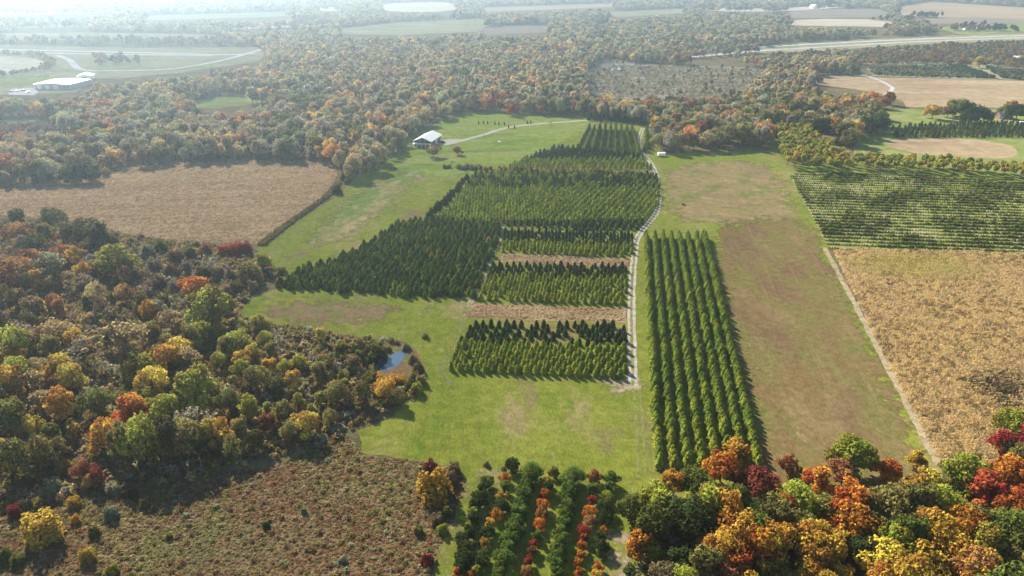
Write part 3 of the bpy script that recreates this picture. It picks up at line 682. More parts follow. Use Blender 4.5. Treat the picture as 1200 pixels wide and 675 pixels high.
# spruce columns up by the wood
pts, sc_, tn = [], [], []
for k in range(9):
    a, c = Vector(G(691 + 6.1 * k, 150.5 + .35 * k)), Vector(G(677 + 9.0 * k, 178 + .8 * k)); n = int((a - c).length / 2.8)
    for i in range(n + 1):
        p = c.lerp(a, i / n); H = random.gauss(5.6 if k > 1 else 4.0, .5); pts.append((p.x, p.y)); sc_.append((H * .72, H * .72, H)); tn.append(tintv('spruce', 'green', 'spruce'))
for i in range(16):
    p = Vector(G(757, 178)).lerp(Vector(G(757, 157)), i / 15); H = random.gauss(6, .5); pts.append((p.x + random.gauss(0, .6), p.y)); sc_.append((H * 1.1, H * 1.1, H)); tn.append(tintv('spruceyellow', 'pine'))
scatter('spruce_rows', SJ, pts, sc_, tn, 'tall spruce columns at the top of the track below the wood')

# ================================================================ broadleaf trees one can tell apart
WORD = dict(ochre='ochre yellow', yellow='yellow', gold='golden', orange='orange', rust='rust brown', red='red', crimson='dark red', lime='yellow green', olive='olive', green='green', deep='dark green', tan='tan', grey='grey', brown='brown', sage='grey green')
reg = []     # every individual broadleaf: filled first, labelled and built at the end
def crown_at(cx, cy_, r, tint, region, kind='hi', ratio=2.5, hmin=3.0, hmax=19, cat='broadleaf tree'):
    """crown centre and radius in photo pixels -> real position and size on the ground"""
    z = 6.0
    for _ in range(4):
        X, Y = G(cx, cy_, z); rm = r * depth_of(X, Y, z) / FPX
        H = min(hmax, max(hmin, ratio * rm)); z = .6 * H
    reg.append(dict(x=X, y=Y, H=H, W=2 * rm * 1.28, tint=tint, region=region, kind=kind, cat=cat, px=P(X, Y)[0]))
FW = 'the lower right wood'
for t in [(847, 540, 20, 'orange'), (862, 524, 17, 'gold'), (890, 562, 20, 'crimson'), (862, 581, 21, 'green'), (932, 578, 23, 'lime'), (962, 556, 19, 'orange'), (990, 548, 17, 'rust'), (1004, 527, 24, 'lime'),
          (1000, 578, 22, 'orange'), (995, 603, 22, 'orange'), (1042, 550, 17, 'orange'), (1046, 582, 23, 'olive'), (1088, 562, 22, 'yellow'), (1110, 584, 13, 'rust'), (1136, 546, 25, 'lime'), (1154, 567, 25, 'red'),
          (1187, 583, 19, 'red'), (1178, 516, 17, 'red'), (1192, 490, 17, 'lime'), (1186, 543, 19, 'orange'), (1200, 528, 18, 'olive'), (942, 612, 21, 'olive'), (972, 628, 22, 'gold'), (902, 622, 19, 'orange'), (866, 656, 20, 'orange'), (842, 634, 15, 'rust'),
          (822, 642, 15, 'rust'), (908, 662, 19, 'olive'), (948, 668, 18, 'gold'), (986, 670, 17, 'gold'), (1042, 648, 24, 'yellow'), (1076, 668, 22, 'ochre'), (1125, 640, 22, 'gold'), (1160, 656, 20, 'gold'), (1174, 626, 11, 'yellow'),
          (1194, 650, 18, 'olive'), (772, 585, 24, 'lime'), (808, 600, 26, 'deep'), (792, 562, 17, 'gold'), (816, 560, 18, 'green'), (752, 632, 19, 'orange'), (764, 640, 14, 'lime'), (742, 590, 18, 'green'), (1095, 610, 20, 'deep'), (1065, 615, 18, 'deep'),
          (1015, 640, 20, 'deep'), (885, 600, 18, 'deep'), (830, 575, 18, 'olive'), (1150, 605, 20, 'olive'), (925, 540, 12, 'rust'), (800, 655, 20, 'deep'), (780, 670, 18, 'brown'), (1110, 625, 16, 'deep'), (1170, 590, 16, 'olive'),
          (1075, 535, 12, 'gold'), (1022, 608, 17, 'olive'), (1215, 560, 22, 'orange'), (1222, 620, 22, 'gold'), (1225, 500, 20, 'red'), (1215, 672, 20, 'olive'), (882, 690, 20, 'gold'), (930, 700, 20, 'olive'), (1010, 695, 22, 'orange'), (1110, 690, 22, 'olive'), (830, 690, 20, 'rust')]:
    crown_at(*t, FW)
crown_at(792, 626, 17, 'grey', FW, 'bare', 2.3)
crown_at(1060, 585, 12, 'crimson', FW); crown_at(968, 590, 17, 'olive', FW)
LW = 'the wood at left'
for t in [(112, 272, 21, 'deep'), (96, 264, 17, 'deep'), (131, 298, 20, 'lime'), (18, 252, 12, 'deep'), (58, 252, 13, 'deep'), (53, 268, 12, 'olive'), (20, 268, 13, 'rust'), (76, 272, 13, 'rust'), (40, 281, 12, 'deep'), (38, 300, 15, 'rust'),
          (60, 307, 17, 'sage'), (18, 312, 17, 'rust'), (308, 303, 11, 'lime'), (291, 313, 12, 'olive'), (330, 316, 8, 'olive'), (226, 331, 14, 'orange'), (243, 352, 24, 'lime'), (235, 386, 14, 'lime'), (208, 405, 15, 'yellow'),
          (35, 357, 15, 'tan'), (62, 384, 17, 'tan'), (68, 425, 20, 'yellow'), (9, 412, 15, 'gold'), (8, 440, 18, 'gold'), (165, 425, 19, 'lime'), (176, 442, 16, 'yellow'), (226, 446, 25, 'lime'), (275, 396, 14, 'lime'), (262, 402, 13, 'olive'),
          (285, 416, 11, 'gold'), (282, 428, 12, 'lime'), (315, 426, 10, 'gold'), (298, 438, 12, 'olive'), (343, 441, 11, 'yellow'), (325, 447, 10, 'deep'), (373, 433, 13, 'olive'), (381, 421, 11, 'olive'), (350, 421, 10, 'lime'),
          (10, 482, 18, 'green'), (33, 496, 11, 'yellow'), (68, 467, 18, 'gold'), (112, 464, 15, 'green'), (152, 475, 21, 'orange'), (190, 472, 17, 'lime'), (122, 502, 16, 'gold'), (85, 502, 8, 'yellow'), (268, 464, 12, 'green'),
          (290, 472, 13, 'lime'), (251, 500, 14, 'gold'), (276, 496, 8, 'orange'), (357, 491, 14, 'yellow'), (330, 478, 12, 'olive'), (312, 492, 10, 'crimson'), (98, 546, 10, 'crimson'), (112, 556, 10, 'crimson'), (104, 560, 7, 'gold'), (190, 505, 17, 'deep'), (232, 512, 15, 'deep'), (45, 520, 14, 'deep'),
          (175, 520, 14, 'olive'), (270, 520, 12, 'olive'), (300, 512, 11, 'deep'), (340, 500, 11, 'olive'), (400, 405, 11, 'olive'), (420, 402, 10, 'olive'), (440, 404, 10, 'olive'), (412, 422, 10, 'brown'), (395, 455, 12, 'olive'), (425, 455, 12, 'olive'), (450, 452, 11, 'gold'), (404, 447, 6, 'lime'), (465, 462, 9, 'olive')]:
    crown_at(*t, LW, 'hi', 3.1 if t[1] > 430 else 2.5)
for t in [(142, 388, 30, 'tan', 2), (215, 488, 26, 'grey', 1), (160, 515, 17, 'gold', 0), (25, 385, 17, 'grey', 0), (105, 350, 18, 'brown', 0), (95, 395, 17, 'grey', 0), (165, 320, 13, 'brown', 0), (250, 308, 12, 'grey', 0)]:
    crown_at(*t[:4], LW, 'bare%d' % t[4], 3.0)
for x_, y_, h_, tn_ in [(150, 546, 14, 'olive'), (176, 543, 16, 'lime'), (198, 541, 15, 'deep'), (224, 538, 14, 'olive'), (250, 532, 12, 'ochre'), (20, 560, 13, 'green'), (55, 552, 12, 'olive'), (285, 524, 10, 'olive')]:
    X, Y = G(x_, y_); reg.append(dict(x=X, y=Y, H=h_, W=h_ * .6, tint=tn_, region=LW, kind='hi', cat='broadleaf tree', px=x_))
# fill between them
LWP = GP([(-130, 262), (0, 262), (60, 268), (140, 296), (150, 330), (205, 345), (262, 352), (285, 380), (400, 398), (450, 408), (435, 440), (480, 468), (430, 490), (380, 512), (300, 530), (230, 540), (170, 545), (90, 540), (-60, 560)])
have = np.array([(t['x'], t['y']) for t in reg]); hw = np.array([t['W'] for t in reg])
cand = grid_pts(LWP, 6.3, .42); rng.shuffle(cand); nfill = 0
for x, y in cand:
    if nfill > 150: break
    if np.min(np.hypot(have[:, 0] - x, have[:, 1] - y) - hw * .36) < 1.2: continue
    px_, py_ = P(x, y)
    if px_ > 1215 or px_ < -60: continue
    if 150 < px_ < 310 and py_ < 372 and random.random() < .6: continue
    if 425 < px_ < 490 and 395 < py_ < 450: continue
    right = px_ > 240
    if right: tn = random.choices(['olive', 'lime', 'ochre', 'deep', 'green', 'tan'], [6, 5, 2, 1.5, 2, 1])[0]; H = random.uniform(4.5, 8)
    elif py_ < 400: tn = random.choices(['rust', 'tan', 'grey', 'brown', 'olive', 'deep', 'orange', 'gold'], [2, 5, 1.5, 2, 4, 2, 1, 1])[0]; H = random.uniform(7, 11)
    else: tn = random.choices(['olive', 'lime', 'gold', 'ochre', 'orange', 'tan', 'green'], [5, 5, 1.5, 3, .5, 4, 2])[0]; H = random.uniform(8, 13)
    kind = 'bare0' if tn in ('grey', 'brown') and random.random() < .6 else 'bare2' if tn == 'tan' and random.random() < .5 else 'hi'
    reg.append(dict(x=x, y=y, H=H, W=H * random.uniform(.55, .85), tint=tn, region=LW, kind=kind, cat='broadleaf tree', px=px_)); nfill += 1
FWP = GP([(745, 620), (790, 590), (850, 585), (900, 605), (960, 600), (1060, 600), (1110, 590), (1180, 570), (1240, 560), (1250, 720), (745, 720)])
have = np.array([(t['x'], t['y']) for t in reg]); hw = np.array([t['W'] for t in reg]); nfill = 0
for x, y in grid_pts(FWP, 5.0, .4):
    if np.min(np.hypot(have[:, 0] - x, have[:, 1] - y) - hw * .3) < 1.0 or nfill > 45: continue
    tn = random.choices(['olive', 'lime', 'gold', 'green', 'orange', 'rust', 'ochre'], [3, 1.5, 5, 2.5, 3, 2, 3])[0]; H = random.uniform(9, 13)
    reg.append(dict(x=x, y=y, H=H, W=H * random.uniform(.7, .9), tint=tn, region=FW, kind='hi', cat='broadleaf tree', px=P(x, y)[0])); nfill += 1
# trees standing alone
for cx, cy_, r, tn, reg_, kd in [(508, 174, 7.5, 'tan', 'the lawn below the barn', 'hi'), (536, 174.5, 5, 'rust', 'the lawn below the barn', 'hi'), (529, 189, 4, 'grey', 'the lawn below the barn', 'bare1'), (560, 192, 3.6, 'grey', 'the lawn below the barn', 'bare1'),
        (616, 137, 3.2, 'tan', 'the lawn by the far drive', 'bare0'), (647, 141.5, 4, 'yellow', 'the lawn by the far drive', 'bare0'), (890, 155, 12, 'lime', 'the wood edge beyond the dry field', 'hi'), (1095, 127, 9, 'yellow', 'the grove beside the blue roofed shed', 'hi'),
        (1112, 128, 7, 'brown', 'the grove beside the blue roofed shed', 'hi'), (1130, 124, 13, 'green', 'the grove beside the blue roofed shed', 'hi'), (1147, 130, 11, 'deep', 'the grove beside the blue roofed shed', 'hi'), (1120, 122, 10, 'lime', 'the grove beside the blue roofed shed', 'hi'), (1155, 133, 8, 'deep', 'the grove beside the blue roofed shed', 'hi'),
        (1180, 126, 9, 'lime', 'the grove behind the blue roofed shed', 'hi'), (1194, 127, 10, 'deep', 'the grove behind the blue roofed shed', 'hi'), (1186, 122, 7, 'orange', 'the grove behind the blue roofed shed', 'hi'), (1210, 128, 10, 'deep', 'the grove behind the blue roofed shed', 'hi'),
        (1022, 113, 9, 'orange', 'the end of the farm track', 'hi'), (1043, 112, 8, 'orange', 'the end of the farm track', 'hi'), (1035, 118, 7, 'rust', 'the end of the farm track', 'hi'), (1149, 70, 7, 'yellow', 'the scrub below the highway', 'hi'), (1128, 70, 5, 'rust', 'the scrub below the highway', 'hi')]:
    crown_at(cx, cy_, r, tn, reg_, kd, 2.3)
for t in [(1009, 133, 17, 'tan'), (990, 150, 13, 'olive'), (1000, 157, 11, 'olive'), (965, 145, 14, 'deep'), (1030, 140, 12, 'deep'), (975, 125, 12, 'rust'), (940, 125, 13, 'deep')]:
    crown_at(*t, 'the wood behind the yellow plantation', 'hi', 2.3)

for t in [(80, 203, 9, 'deep'), (92, 198, 11, 'deep'), (106, 202, 9, 'deep'), (122, 199, 5, 'yellow')]: crown_at(*t, 'the wood edge above the tan crop field', 'hi', 2.3)
for t in [(700, 128, 7, 'orange'), (716, 127, 7, 'red'), (735, 124, 7, 'red'), (600, 126, 7, 'red'), (635, 127, 6, 'orange')]: crown_at(*t, 'the wood edge behind the far lawn', 'hi', 2.3)
for i, (x, y, h) in enumerate([(690, 141, 9), (697, 141, 11), (704, 142, 9), (712, 142, 12), (719, 142, 10), (726, 143, 12), (733, 143, 11), (740, 143, 12), (747, 144, 13), (752, 145, 10)]):
    plant('tall_conifer', 'tall dark conifer, %s from left along the wood edge behind the lawn' % ordw(i), 'conifer', 'tall conifers behind the far lawn', G(x, y), h, h * .62, tintv('deep', 'fir'), SPRUCE[i % 3])
# bushes
bush = []
def bush_at(cx, cy_, r, tint, region, ratio=1.7):
    z = 1.0
    for _ in range(3):
        X, Y = G(cx, cy_, z); rm = r * depth_of(X, Y, z) / FPX; H = ratio * rm; z = H * .5
    bush.append(dict(x=X, y=Y, H=H, W=2 * rm, tint=tint, region=region, px=cx))
WFR = 'the weed field'
for t in [(510, 567, 21, 'gold'), (48, 617, 22, 'yellow'), (102, 650, 10, 'yellow'), (130, 668, 8, 'lime'), (17, 598, 9, 'crimson'), (130, 600, 9, 'sage'), (88, 608, 6, 'gold'), (132, 572, 8, 'sage'), (155, 578, 6, 'deep'), (168, 590, 6, 'olive'), (198, 628, 4, 'olive'), (312, 615, 5, 'deep'), (527, 560, 9, 'brown'), (532, 548, 8, 'brown'), (505, 545, 8, 'crimson'),
          (110, 622, 7, 'olive'), (86, 588, 8, 'gold'), (60, 570, 10, 'sage'), (30, 565, 9, 'brown'), (75, 545, 8, 'gold'), (12, 545, 9, 'lime'), (5, 650, 9, 'green'), (20, 655, 8, 'green'), (525, 598, 8, 'olive'), (518, 620, 7, 'lime'), (512, 608, 8, 'brown'), (522, 580, 9, 'brown'), (500, 655, 8, 'crimson'), (490, 620, 6, 'olive'), (356, 598, 4, 'sage'), (402, 655, 5, 'sage')]: bush_at(*t, WFR)
for t in [(150, 300, 9, 'sage'), (172, 294, 9, 'sage'), (188, 288, 8, 'green'), (205, 300, 9, 'brown'), (222, 296, 9, 'olive'), (240, 292, 8, 'rust'), (262, 293, 8, 'red'), (275, 292, 9, 'red'), (288, 290, 8, 'red'), (180, 310, 9, 'grey'), (200, 316, 9, 'brown'), (218, 312, 8, 'grey'), (238, 318, 9, 'brown'), (256, 318, 9, 'tan'), (270, 322, 8, 'grey'), (275, 335, 8, 'olive'), (160, 322, 9, 'olive'), (185, 330, 9, 'brown'), (205, 334, 8, 'grey'), (264, 340, 9, 'tan'),
          (295, 335, 7, 'tan'), (300, 325, 8, 'tan'), (172, 344, 8, 'grey'), (190, 352, 8, 'olive'), (165, 360, 8, 'brown'), (395, 222, 6, 'deep'), (404, 207, 5, 'deep'), (407, 212, 4, 'olive')]: bush_at(*t, 'the scrub beside the tan crop field')
for t in [(484, 420, 6, 'tan'), (490, 430, 7, 'brown'), (486, 440, 6, 'olive'), (494, 445, 7, 'tan'), (480, 450, 8, 'olive'), (470, 445, 7, 'gold'), (488, 455, 8, 'lime'), (476, 406, 5, 'sage'), (460, 447, 9, 'gold'), (445, 445, 9, 'gold'), (433, 442, 9, 'olive'), (437, 421, 7, 'deep'), (446, 414, 7, 'brown')]: bush_at(*t, 'the bank of the pond')
for i in range(11):
    t = i / 10; bush_at(548 - 46 * t + random.gauss(0, 1), 207 + 47 * t, 3.2 + 2.0 * t, 'deep', 'the hedge line left of the far pine block', 2.2)
for k, (x, y) in enumerate([(509, 557), (568, 543), (452, 408), (496, 393)]): bush_at(x + 2, y, 4, 'crimson' if k == 0 else 'tan', 'the meadow beside the nursery path' if k < 2 else 'the meadow above the pond')

# nursery rows at the bottom edge
nur = []
def nrow(k, pts, rr, hr=2.2):
    for i, (zx, zy, tn, s) in enumerate(pts):
        cx, cy_ = 500 + zx / 4.615, 530 + zy / 4.615; z = 2.5
        for _ in range(3): X, Y = G(cx, cy_, z); rm = rr * s * depth_of(X, Y, z) / FPX; H = hr * rm; z = .55 * H
        nur.append(dict(k=k, i=i, x=X, y=Y, H=H, W=2 * rm, tint=tn))
nrow(0, [(330, 150, 'green', 1), (300, 190, 'deep', 1), (280, 235, 'deep', 1.1), (260, 270, 'deep', 1), (255, 315, 'lime', .8), (250, 345, 'deep', 1), (235, 395, 'lime', .7), (225, 420, 'deep', 1), (200, 460, 'deep', 1), (215, 510, 'deep', 1.1), (205, 560, 'deep', 1.1), (165, 640, 'orange', .8), (190, 600, 'deep', 1), (150, 690, 'rust', .8)], 11)
nrow(1, [(460, 60, 'deep', 1), (420, 130, 'orange', .7), (420, 175, 'green', .8), (400, 230, 'gold', .7), (405, 275, 'deep', .9), (375, 325, 'orange', .8), (345, 378, 'gold', .8), (330, 420, 'deep', .9), (312, 480, 'gold', .65), (300, 545, 'green', .8), (285, 580, 'deep', .9), (268, 630, 'lime', .75), (240, 660, 'orange', .6), (240, 700, 'green', .8)], 11)
nrow(2, [(572 - (i * 15.2) + random.gauss(0, 4), 82 + i * 47, 'green', random.uniform(.9, 1.08)) for i in range(14)], 13)
nrow(3, [(690, 95, 'olive', .9), (650, 150, 'yellow', .75), (660, 180, 'deep', .9), (645, 215, 'orange', .8), (630, 275, 'orange', 1), (620, 315, 'rust', .9), (605, 375, 'orange', .8), (610, 410, 'orange', .7), (600, 440, 'green', .9), (578, 490, 'red', .8), (570, 530, 'rust', .8), (550, 575, 'red', .75), (545, 635, 'rust', .8), (535, 690, 'orange', .8)], 10)
nrow(4, [(792 - (i * 8.0) + random.gauss(0, 4), 105 + i * 45, 'green', random.uniform(.88, 1.08)) for i in range(14)], 13)
nrow(5, [(910, 120, 'rust', 1), (900, 190, 'green', 1), (895, 255, 'red', .8), (880, 310, 'orange', .85), (880, 360, 'rust', .8), (855, 410, 'red', .85), (850, 455, 'red', .8), (845, 500, 'orange', .9), (835, 545, 'orange', .85), (820, 590, 'orange', .7), (822, 640, 'orange', .8), (812, 690, 'red', .8)], 10)
nrow(6, [(1000, 130, 'green', 1), (985, 180, 'green', .9), (982, 230, 'lime', .8), (970, 285, 'deep', 1), (960, 340, 'deep', .9), (960, 410, 'orange', .5), (945, 450, 'deep', .9), (945, 500, 'deep', 1), (950, 540, 'brown', .6), (930, 610, 'orange', .7), (925, 660, 'gold', .8)], 11)
rowname = ['leftmost', 'second', 'third', 'fourth', 'fifth', 'sixth', 'rightmost']
for t in nur:
    rn = rowname[t['k']]
    plant('nursery_tree', '%s tree, %s from the far end of the %s nursery row' % (WORD[t['tint']], ordw(t['i']), rn), 'nursery tree', 'young trees in the bottom nursery rows', (t['x'], t['y']), t['H'], t['W'], tintv(t['tint'] if t['tint'] != 'green' else 'nursery'), random.choice(HI), drop=.13)

# yellow plantation on thin stems
WAL = [broadleaf('plantation_tree', 201 + i, 330, .12, 8, (.76, .2, .46), loose=.12, r=.014) for i in range(3)]
wal = [(x, y, 0) for x, y in grid_pts(GP([(914, 196), (958, 203), (1000, 206), (985, 190), (962, 170), (950, 158), (905, 158)]), (5.0, 6.6), .2, .1)]
wal += [(x, y, 1) for x, y in grid_pts(GP([(994, 199), (1080, 203), (1205, 212), (1300, 222), (1300, 214), (1205, 204), (1120, 196), (1000, 188)]), (4.6, 5.0), .2, -.12)]
wal = [t for t in wal if P(t[0], t[1])[0] < 1240]
wal.sort(key=lambda t: (t[2], t[1]))
wcls = {}
for x, y, b_ in wal: wcls.setdefault(b_, []).append((x, y))
for b_, L in wcls.items():
    L.sort()
    for i, (x, y) in enumerate(L):
        H = random.gauss(8.6, .7) * (1 if b_ == 0 else .8)
        lb = ('thin stemmed yellow tree, %s from left in the square plantation' if b_ == 0 else 'thin stemmed yellow tree, %s from left in the belt above the nursery field') % ordw(i)
        plant('plantation_tree', lb, 'plantation tree', 'yellow trees in the square plantation' if b_ == 0 else 'yellow trees in the long belt', (x, y), H, random.uniform(4.6, 6.2) * (1 if b_ == 0 else .85), tintv('lime', 'lime', 'ochre', 'ochre'), WAL[i % 3])

# label and build the individual trees and bushes
def number(L, look):
    cls = {}
    for t in L: cls.setdefault((t['tint'], t['region'], t.get('kind', '')[:4]), []).append(t)
    for (tn, rg_, kd), T in cls.items():
        T.sort(key=lambda t: t['px'])
        for i, t in enumerate(T):
            t['label'] = (look(t) + (', %s from left in ' % ordw(i) if len(T) > 1 else ' in ') + rg_).replace('in the lawn', 'on the lawn').replace('in the bank', 'on the bank').replace('in the end', 'at the end')
number(reg, lambda t: (WORD[t['tint']] + (' half bare tree' if t['kind'].startswith('bare') else ' leafy tree')))
number(bush, lambda t: WORD[t['tint']] + ' bush')
for i, t in enumerate(reg):
    ms = BARE[int(t['kind'][4:] or 1)] if t['kind'].startswith('bare') else (HI[i % 7] if depth_of(t['x'], t['y']) < 420 else HI[i % 7])
    W = t['W'] * (1.25 if t['kind'].startswith('bare') else 1)
    plant('broadleaf_tree', t['label'], 'broadleaf tree', 'trees in ' + t['region'], (t['x'], t['y']), t['H'], W, tuple(1.25 * (c * .8 + k * .2) if t['region'] == LW else c for c, k in zip(tintv(t['tint']), TINT['tan'])), ms, drop=.0 if t['kind'].startswith('bare') else .07)
for i, t in enumerate(bush):
    o = obj('bush', BUSH[i % 3], loc=(t['x'], t['y'], 0), rot=(0, 0, random.uniform(0, 6)), scl=(t['W'], t['W'], t['H'])); o['tint'] = list(tintv(t['tint']))
    tag(o, t['label'], 'bush', 'bushes in ' + t['region'])
# small ornamental conifers on the lawn
for i, (x, y) in enumerate([(561, 145.5), (566.5, 145.2), (571.5, 145.5), (580, 146), (584.5, 146.2), (591, 146.5), (618, 145.5), (622, 144.5), (596, 150), (603, 150.5)]):
    X, Y = G(x, y); plant('conifer_sapling', 'tiny dark conifer, %s from the left of those on the lawn' % ordw(i), 'conifer', 'small conifers on the lawn', (X, Y), 2.6, 2.3, TINT['fir'], SPRUCE[i % 3])

# ================================================================ woods, scrub, weeds and crops nobody could count
def keep_open(pts, polys_world):
    k = np.ones(len(pts), bool)
    for q in polys_world: k &= ~inside(q, pts)
    return pts[k]
openw = [GP(px) for nm, px, mt, lb in FAR] + [GP(CROPF)]
def corridor(px, half):
    q = smooth_line(GP(px), 2); L = [Vector(p) for p in q]; a, b2 = [], []
    for i, p in enumerate(L):
        d = (L[min(i + 1, len(L) - 1)] - L[max(i - 1, 0)]).normalized(); n = Vector((-d.y, d.x)); a.append(tuple(p + n * half)); b2.append(tuple(p - n * half))
    return a + b2[::-1]
openw += [corridor([(-250, 56), (0, 59.5), (150, 62.5), (275, 65.5), (305, 61)], 22), corridor([(66, 65), (86, 75), (102, 83.5), (190, 82.5), (230, 77), (306, 58)], 9), corridor([(800, 65), (890, 57.5), (1060, 48), (1420, 35.5)], 24),
          corridor([(1036, 122), (1046, 108), (1040, 99), (1020, 90)], 8), GP([(905, 155), (960, 155), (1002, 208), (912, 200)]), GP([(30, 104), (50, 92), (110, 90), (112, 97), (80, 108), (30, 112)])]
openm = [q for q in openw if q is not openw[[f[0] for f in FAR].index('marsh')]]
edge = GP([(-260, 232), (0, 224), (60, 216), (180, 196), (300, 190), (390, 192), (402, 214), (432, 210), (455, 190), (466, 178), (480, 160), (505, 146), (546, 131), (690, 137), (755, 147), (768, 160), (770, 180), (905, 175), (903, 156), (960, 156), (990, 166), (1012, 164), (1030, 152), (1042, 130), (1500, 130)])
forest = edge + [(4200, 4300), (-4200, 4300)]
P_LEFT = [('deep', 1), ('green', 1.2), ('olive', 4), ('sage', 3), ('grey', 5), ('tan', 6), ('gold', 0.3), ('rust', 0.9), ('orange', 0.12), ('red', 0.05)]
P_MID = [('green', 0.8), ('olive', 4), ('sage', 1.5), ('grey', 3), ('brown', 2), ('tan', 7), ('gold', 1.1), ('rust', 1.8), ('orange', 0.35), ('red', 0.12)]
P_RIGHT = [('deep', 1.2), ('green', 2), ('lime', 2.0), ('olive', 5), ('sage', 1), ('grey', 2), ('tan', 4), ('gold', 1.8), ('rust', 1.2), ('orange', 0.5), ('red', 0.2)]
def wood(label, poly, step, hr, protos, pals, margin=1.12, wr=(.62, .85), name='woodland', low=None):
    p = grid_pts(poly, step, .46); p = keep_open(p, openw); k = np.ones(len(p), bool)
    for fr in (.55, .95):
        q = p * (CAM_H / (CAM_H - np.where(p[:, 1] > 470, hr[1] * fr, .5)))[:, None]
        for o_ in (openw if fr < .6 else openm): k &= ~inside(o_, q)
    p = p[k]
    dep = p[:, 1] * CP + CAM_H * SP; p = p[np.abs(p[:, 0] / dep * FPX) < 600 * margin + 40]
    n = len(p); H = rng.uniform(*hr, n); nz = np.array([noise.noise(Vector((x / 55, y / 55, 3))) for x, y in p])
    t = np.array([1.5, 1.5, 1.42]) * np.where((nz > .05)[:, None], pal_clustered(p, pals[0], 30), pal_clustered(p, pals[1], 30)); lum = t.mean(1, keepdims=True); t = t * .72 + lum * np.array([1.1, 1.02, .72]) * .28; H *= 1 + .18 * nz
    W = H * rng.uniform(*wr, n)
    return scatter(name, protos, p, np.stack([W, W, H], 1), t, label)
P_FAR = [('deep', 1), ('green', 1.5), ('olive', 5), ('sage', 3), ('grey', 4), ('tan', 6), ('gold', 0.4), ('rust', 0.6)]
P_FAR2 = [('olive', 3), ('grey', 3), ('brown', 2), ('tan', 6), ('gold', 0.9), ('rust', 1.5), ('orange', 0.3)]
LOALL = LO + LOBARE + LOCON
def band(y0, y1, x0=-1e5, x1=1e5):
    q = [(max(x0, -9000), y0), (min(x1, 9000), y0), (min(x1, 9000), y1), (max(x0, -9000), y1)]; return q
class Clip: pass
def clipped(poly, y0, y1, x0=-9000, x1=9000):
    """Sutherland-Hodgman against a rectangle"""
    out = [tuple(p) for p in poly]
    for ax, v, s in ((1, y0, 1), (1, y1, -1), (0, x0, 1), (0, x1, -1)):
        src, out = out, []
        for i, a in enumerate(src):
            b2 = src[i - 1]; ia, ib = s * (a[ax] - v) >= 0, s * (b2[ax] - v) >= 0
            if ia != ib:
                t = (v - b2[ax]) / (a[ax] - b2[ax]); out.append((b2[0] + t * (a[0] - b2[0]), b2[1] + t * (a[1] - b2[1])))
            if ia: out.append(a)
    return out
MIDT = [m[2] for m in HI[:5]] + [BARE[0][2], BARE[2][2]]
wood('autumn wood behind the tan crop field and barn', clipped(forest, 300, 620, -900, -20), 6.6, (10, 16), MIDT, (P_LEFT, P_MID))
wood('autumn wood behind the lawn and marsh edge', clipped(forest, 300, 620, -20, 110), 6.6, (10, 15), MIDT, (P_MID, P_MID))
wood('golden and green wood beyond the dry field', clipped(forest, 300, 620, 110, 900), 6.6, (10, 16), MIDT, (P_RIGHT, P_RIGHT))
wood('hazy autumn woodland across the middle distance', clipped(forest, 620, 1100), 8.0, (11, 16), LO + LOBARE, (P_FAR, P_FAR2))
wood('hazy far woodland towards the skyline', clipped(forest, 1100, 2000), 12.0, (12, 17), LO, (P_FAR, P_FAR), wr=(.8, 1.05))
wood('faint blue woodland at the skyline', clipped(forest, 2000, 4200), 19.0, (13, 18), LO, (P_FAR, P_FAR), wr=(1.2, 1.5))

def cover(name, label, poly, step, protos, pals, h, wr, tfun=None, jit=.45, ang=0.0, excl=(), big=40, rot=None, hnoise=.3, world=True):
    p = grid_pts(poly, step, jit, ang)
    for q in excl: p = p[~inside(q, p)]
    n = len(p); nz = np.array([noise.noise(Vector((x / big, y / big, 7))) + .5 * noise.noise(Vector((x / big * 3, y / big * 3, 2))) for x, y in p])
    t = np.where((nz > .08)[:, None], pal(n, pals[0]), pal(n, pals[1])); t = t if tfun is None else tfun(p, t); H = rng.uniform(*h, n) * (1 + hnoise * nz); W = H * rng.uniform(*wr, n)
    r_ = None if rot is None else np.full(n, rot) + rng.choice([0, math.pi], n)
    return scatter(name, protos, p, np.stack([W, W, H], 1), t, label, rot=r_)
def greenish(p, t):
    c = np.array(G(255, 640)); d = np.hypot((p[:, 0] - c[0]) / 16, (p[:, 1] - c[1]) / 8); k = np.clip(1.2 - d, 0, .8)[:, None] * rng.uniform(.3, 1, (len(p), 1))
    return .95 * (t * (1 - k) + np.array([.19, .20, .08]) * k)
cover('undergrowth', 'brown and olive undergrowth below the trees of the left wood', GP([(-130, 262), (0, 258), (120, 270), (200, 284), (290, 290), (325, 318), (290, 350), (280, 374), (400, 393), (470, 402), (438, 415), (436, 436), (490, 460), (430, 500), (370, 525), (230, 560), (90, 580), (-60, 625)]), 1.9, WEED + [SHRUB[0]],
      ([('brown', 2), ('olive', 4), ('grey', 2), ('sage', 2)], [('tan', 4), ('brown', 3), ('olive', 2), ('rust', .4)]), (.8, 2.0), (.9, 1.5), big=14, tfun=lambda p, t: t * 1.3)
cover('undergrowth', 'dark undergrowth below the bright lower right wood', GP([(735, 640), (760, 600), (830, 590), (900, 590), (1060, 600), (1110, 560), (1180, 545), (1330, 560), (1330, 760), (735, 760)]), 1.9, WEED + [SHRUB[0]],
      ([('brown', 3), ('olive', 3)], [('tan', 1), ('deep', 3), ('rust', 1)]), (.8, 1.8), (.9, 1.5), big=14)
cover('tall_weeds', 'brown, russet and olive weeds covering the bottom left field', GP(WEEDF), .8, WEED, ([('tan', 3), ('olive', 2), ('brown', 2)], [('russet', 4), ('brown', 3), ('tan', 1)]), (.16, .36), (2.2, 3.4), big=30, tfun=greenish)
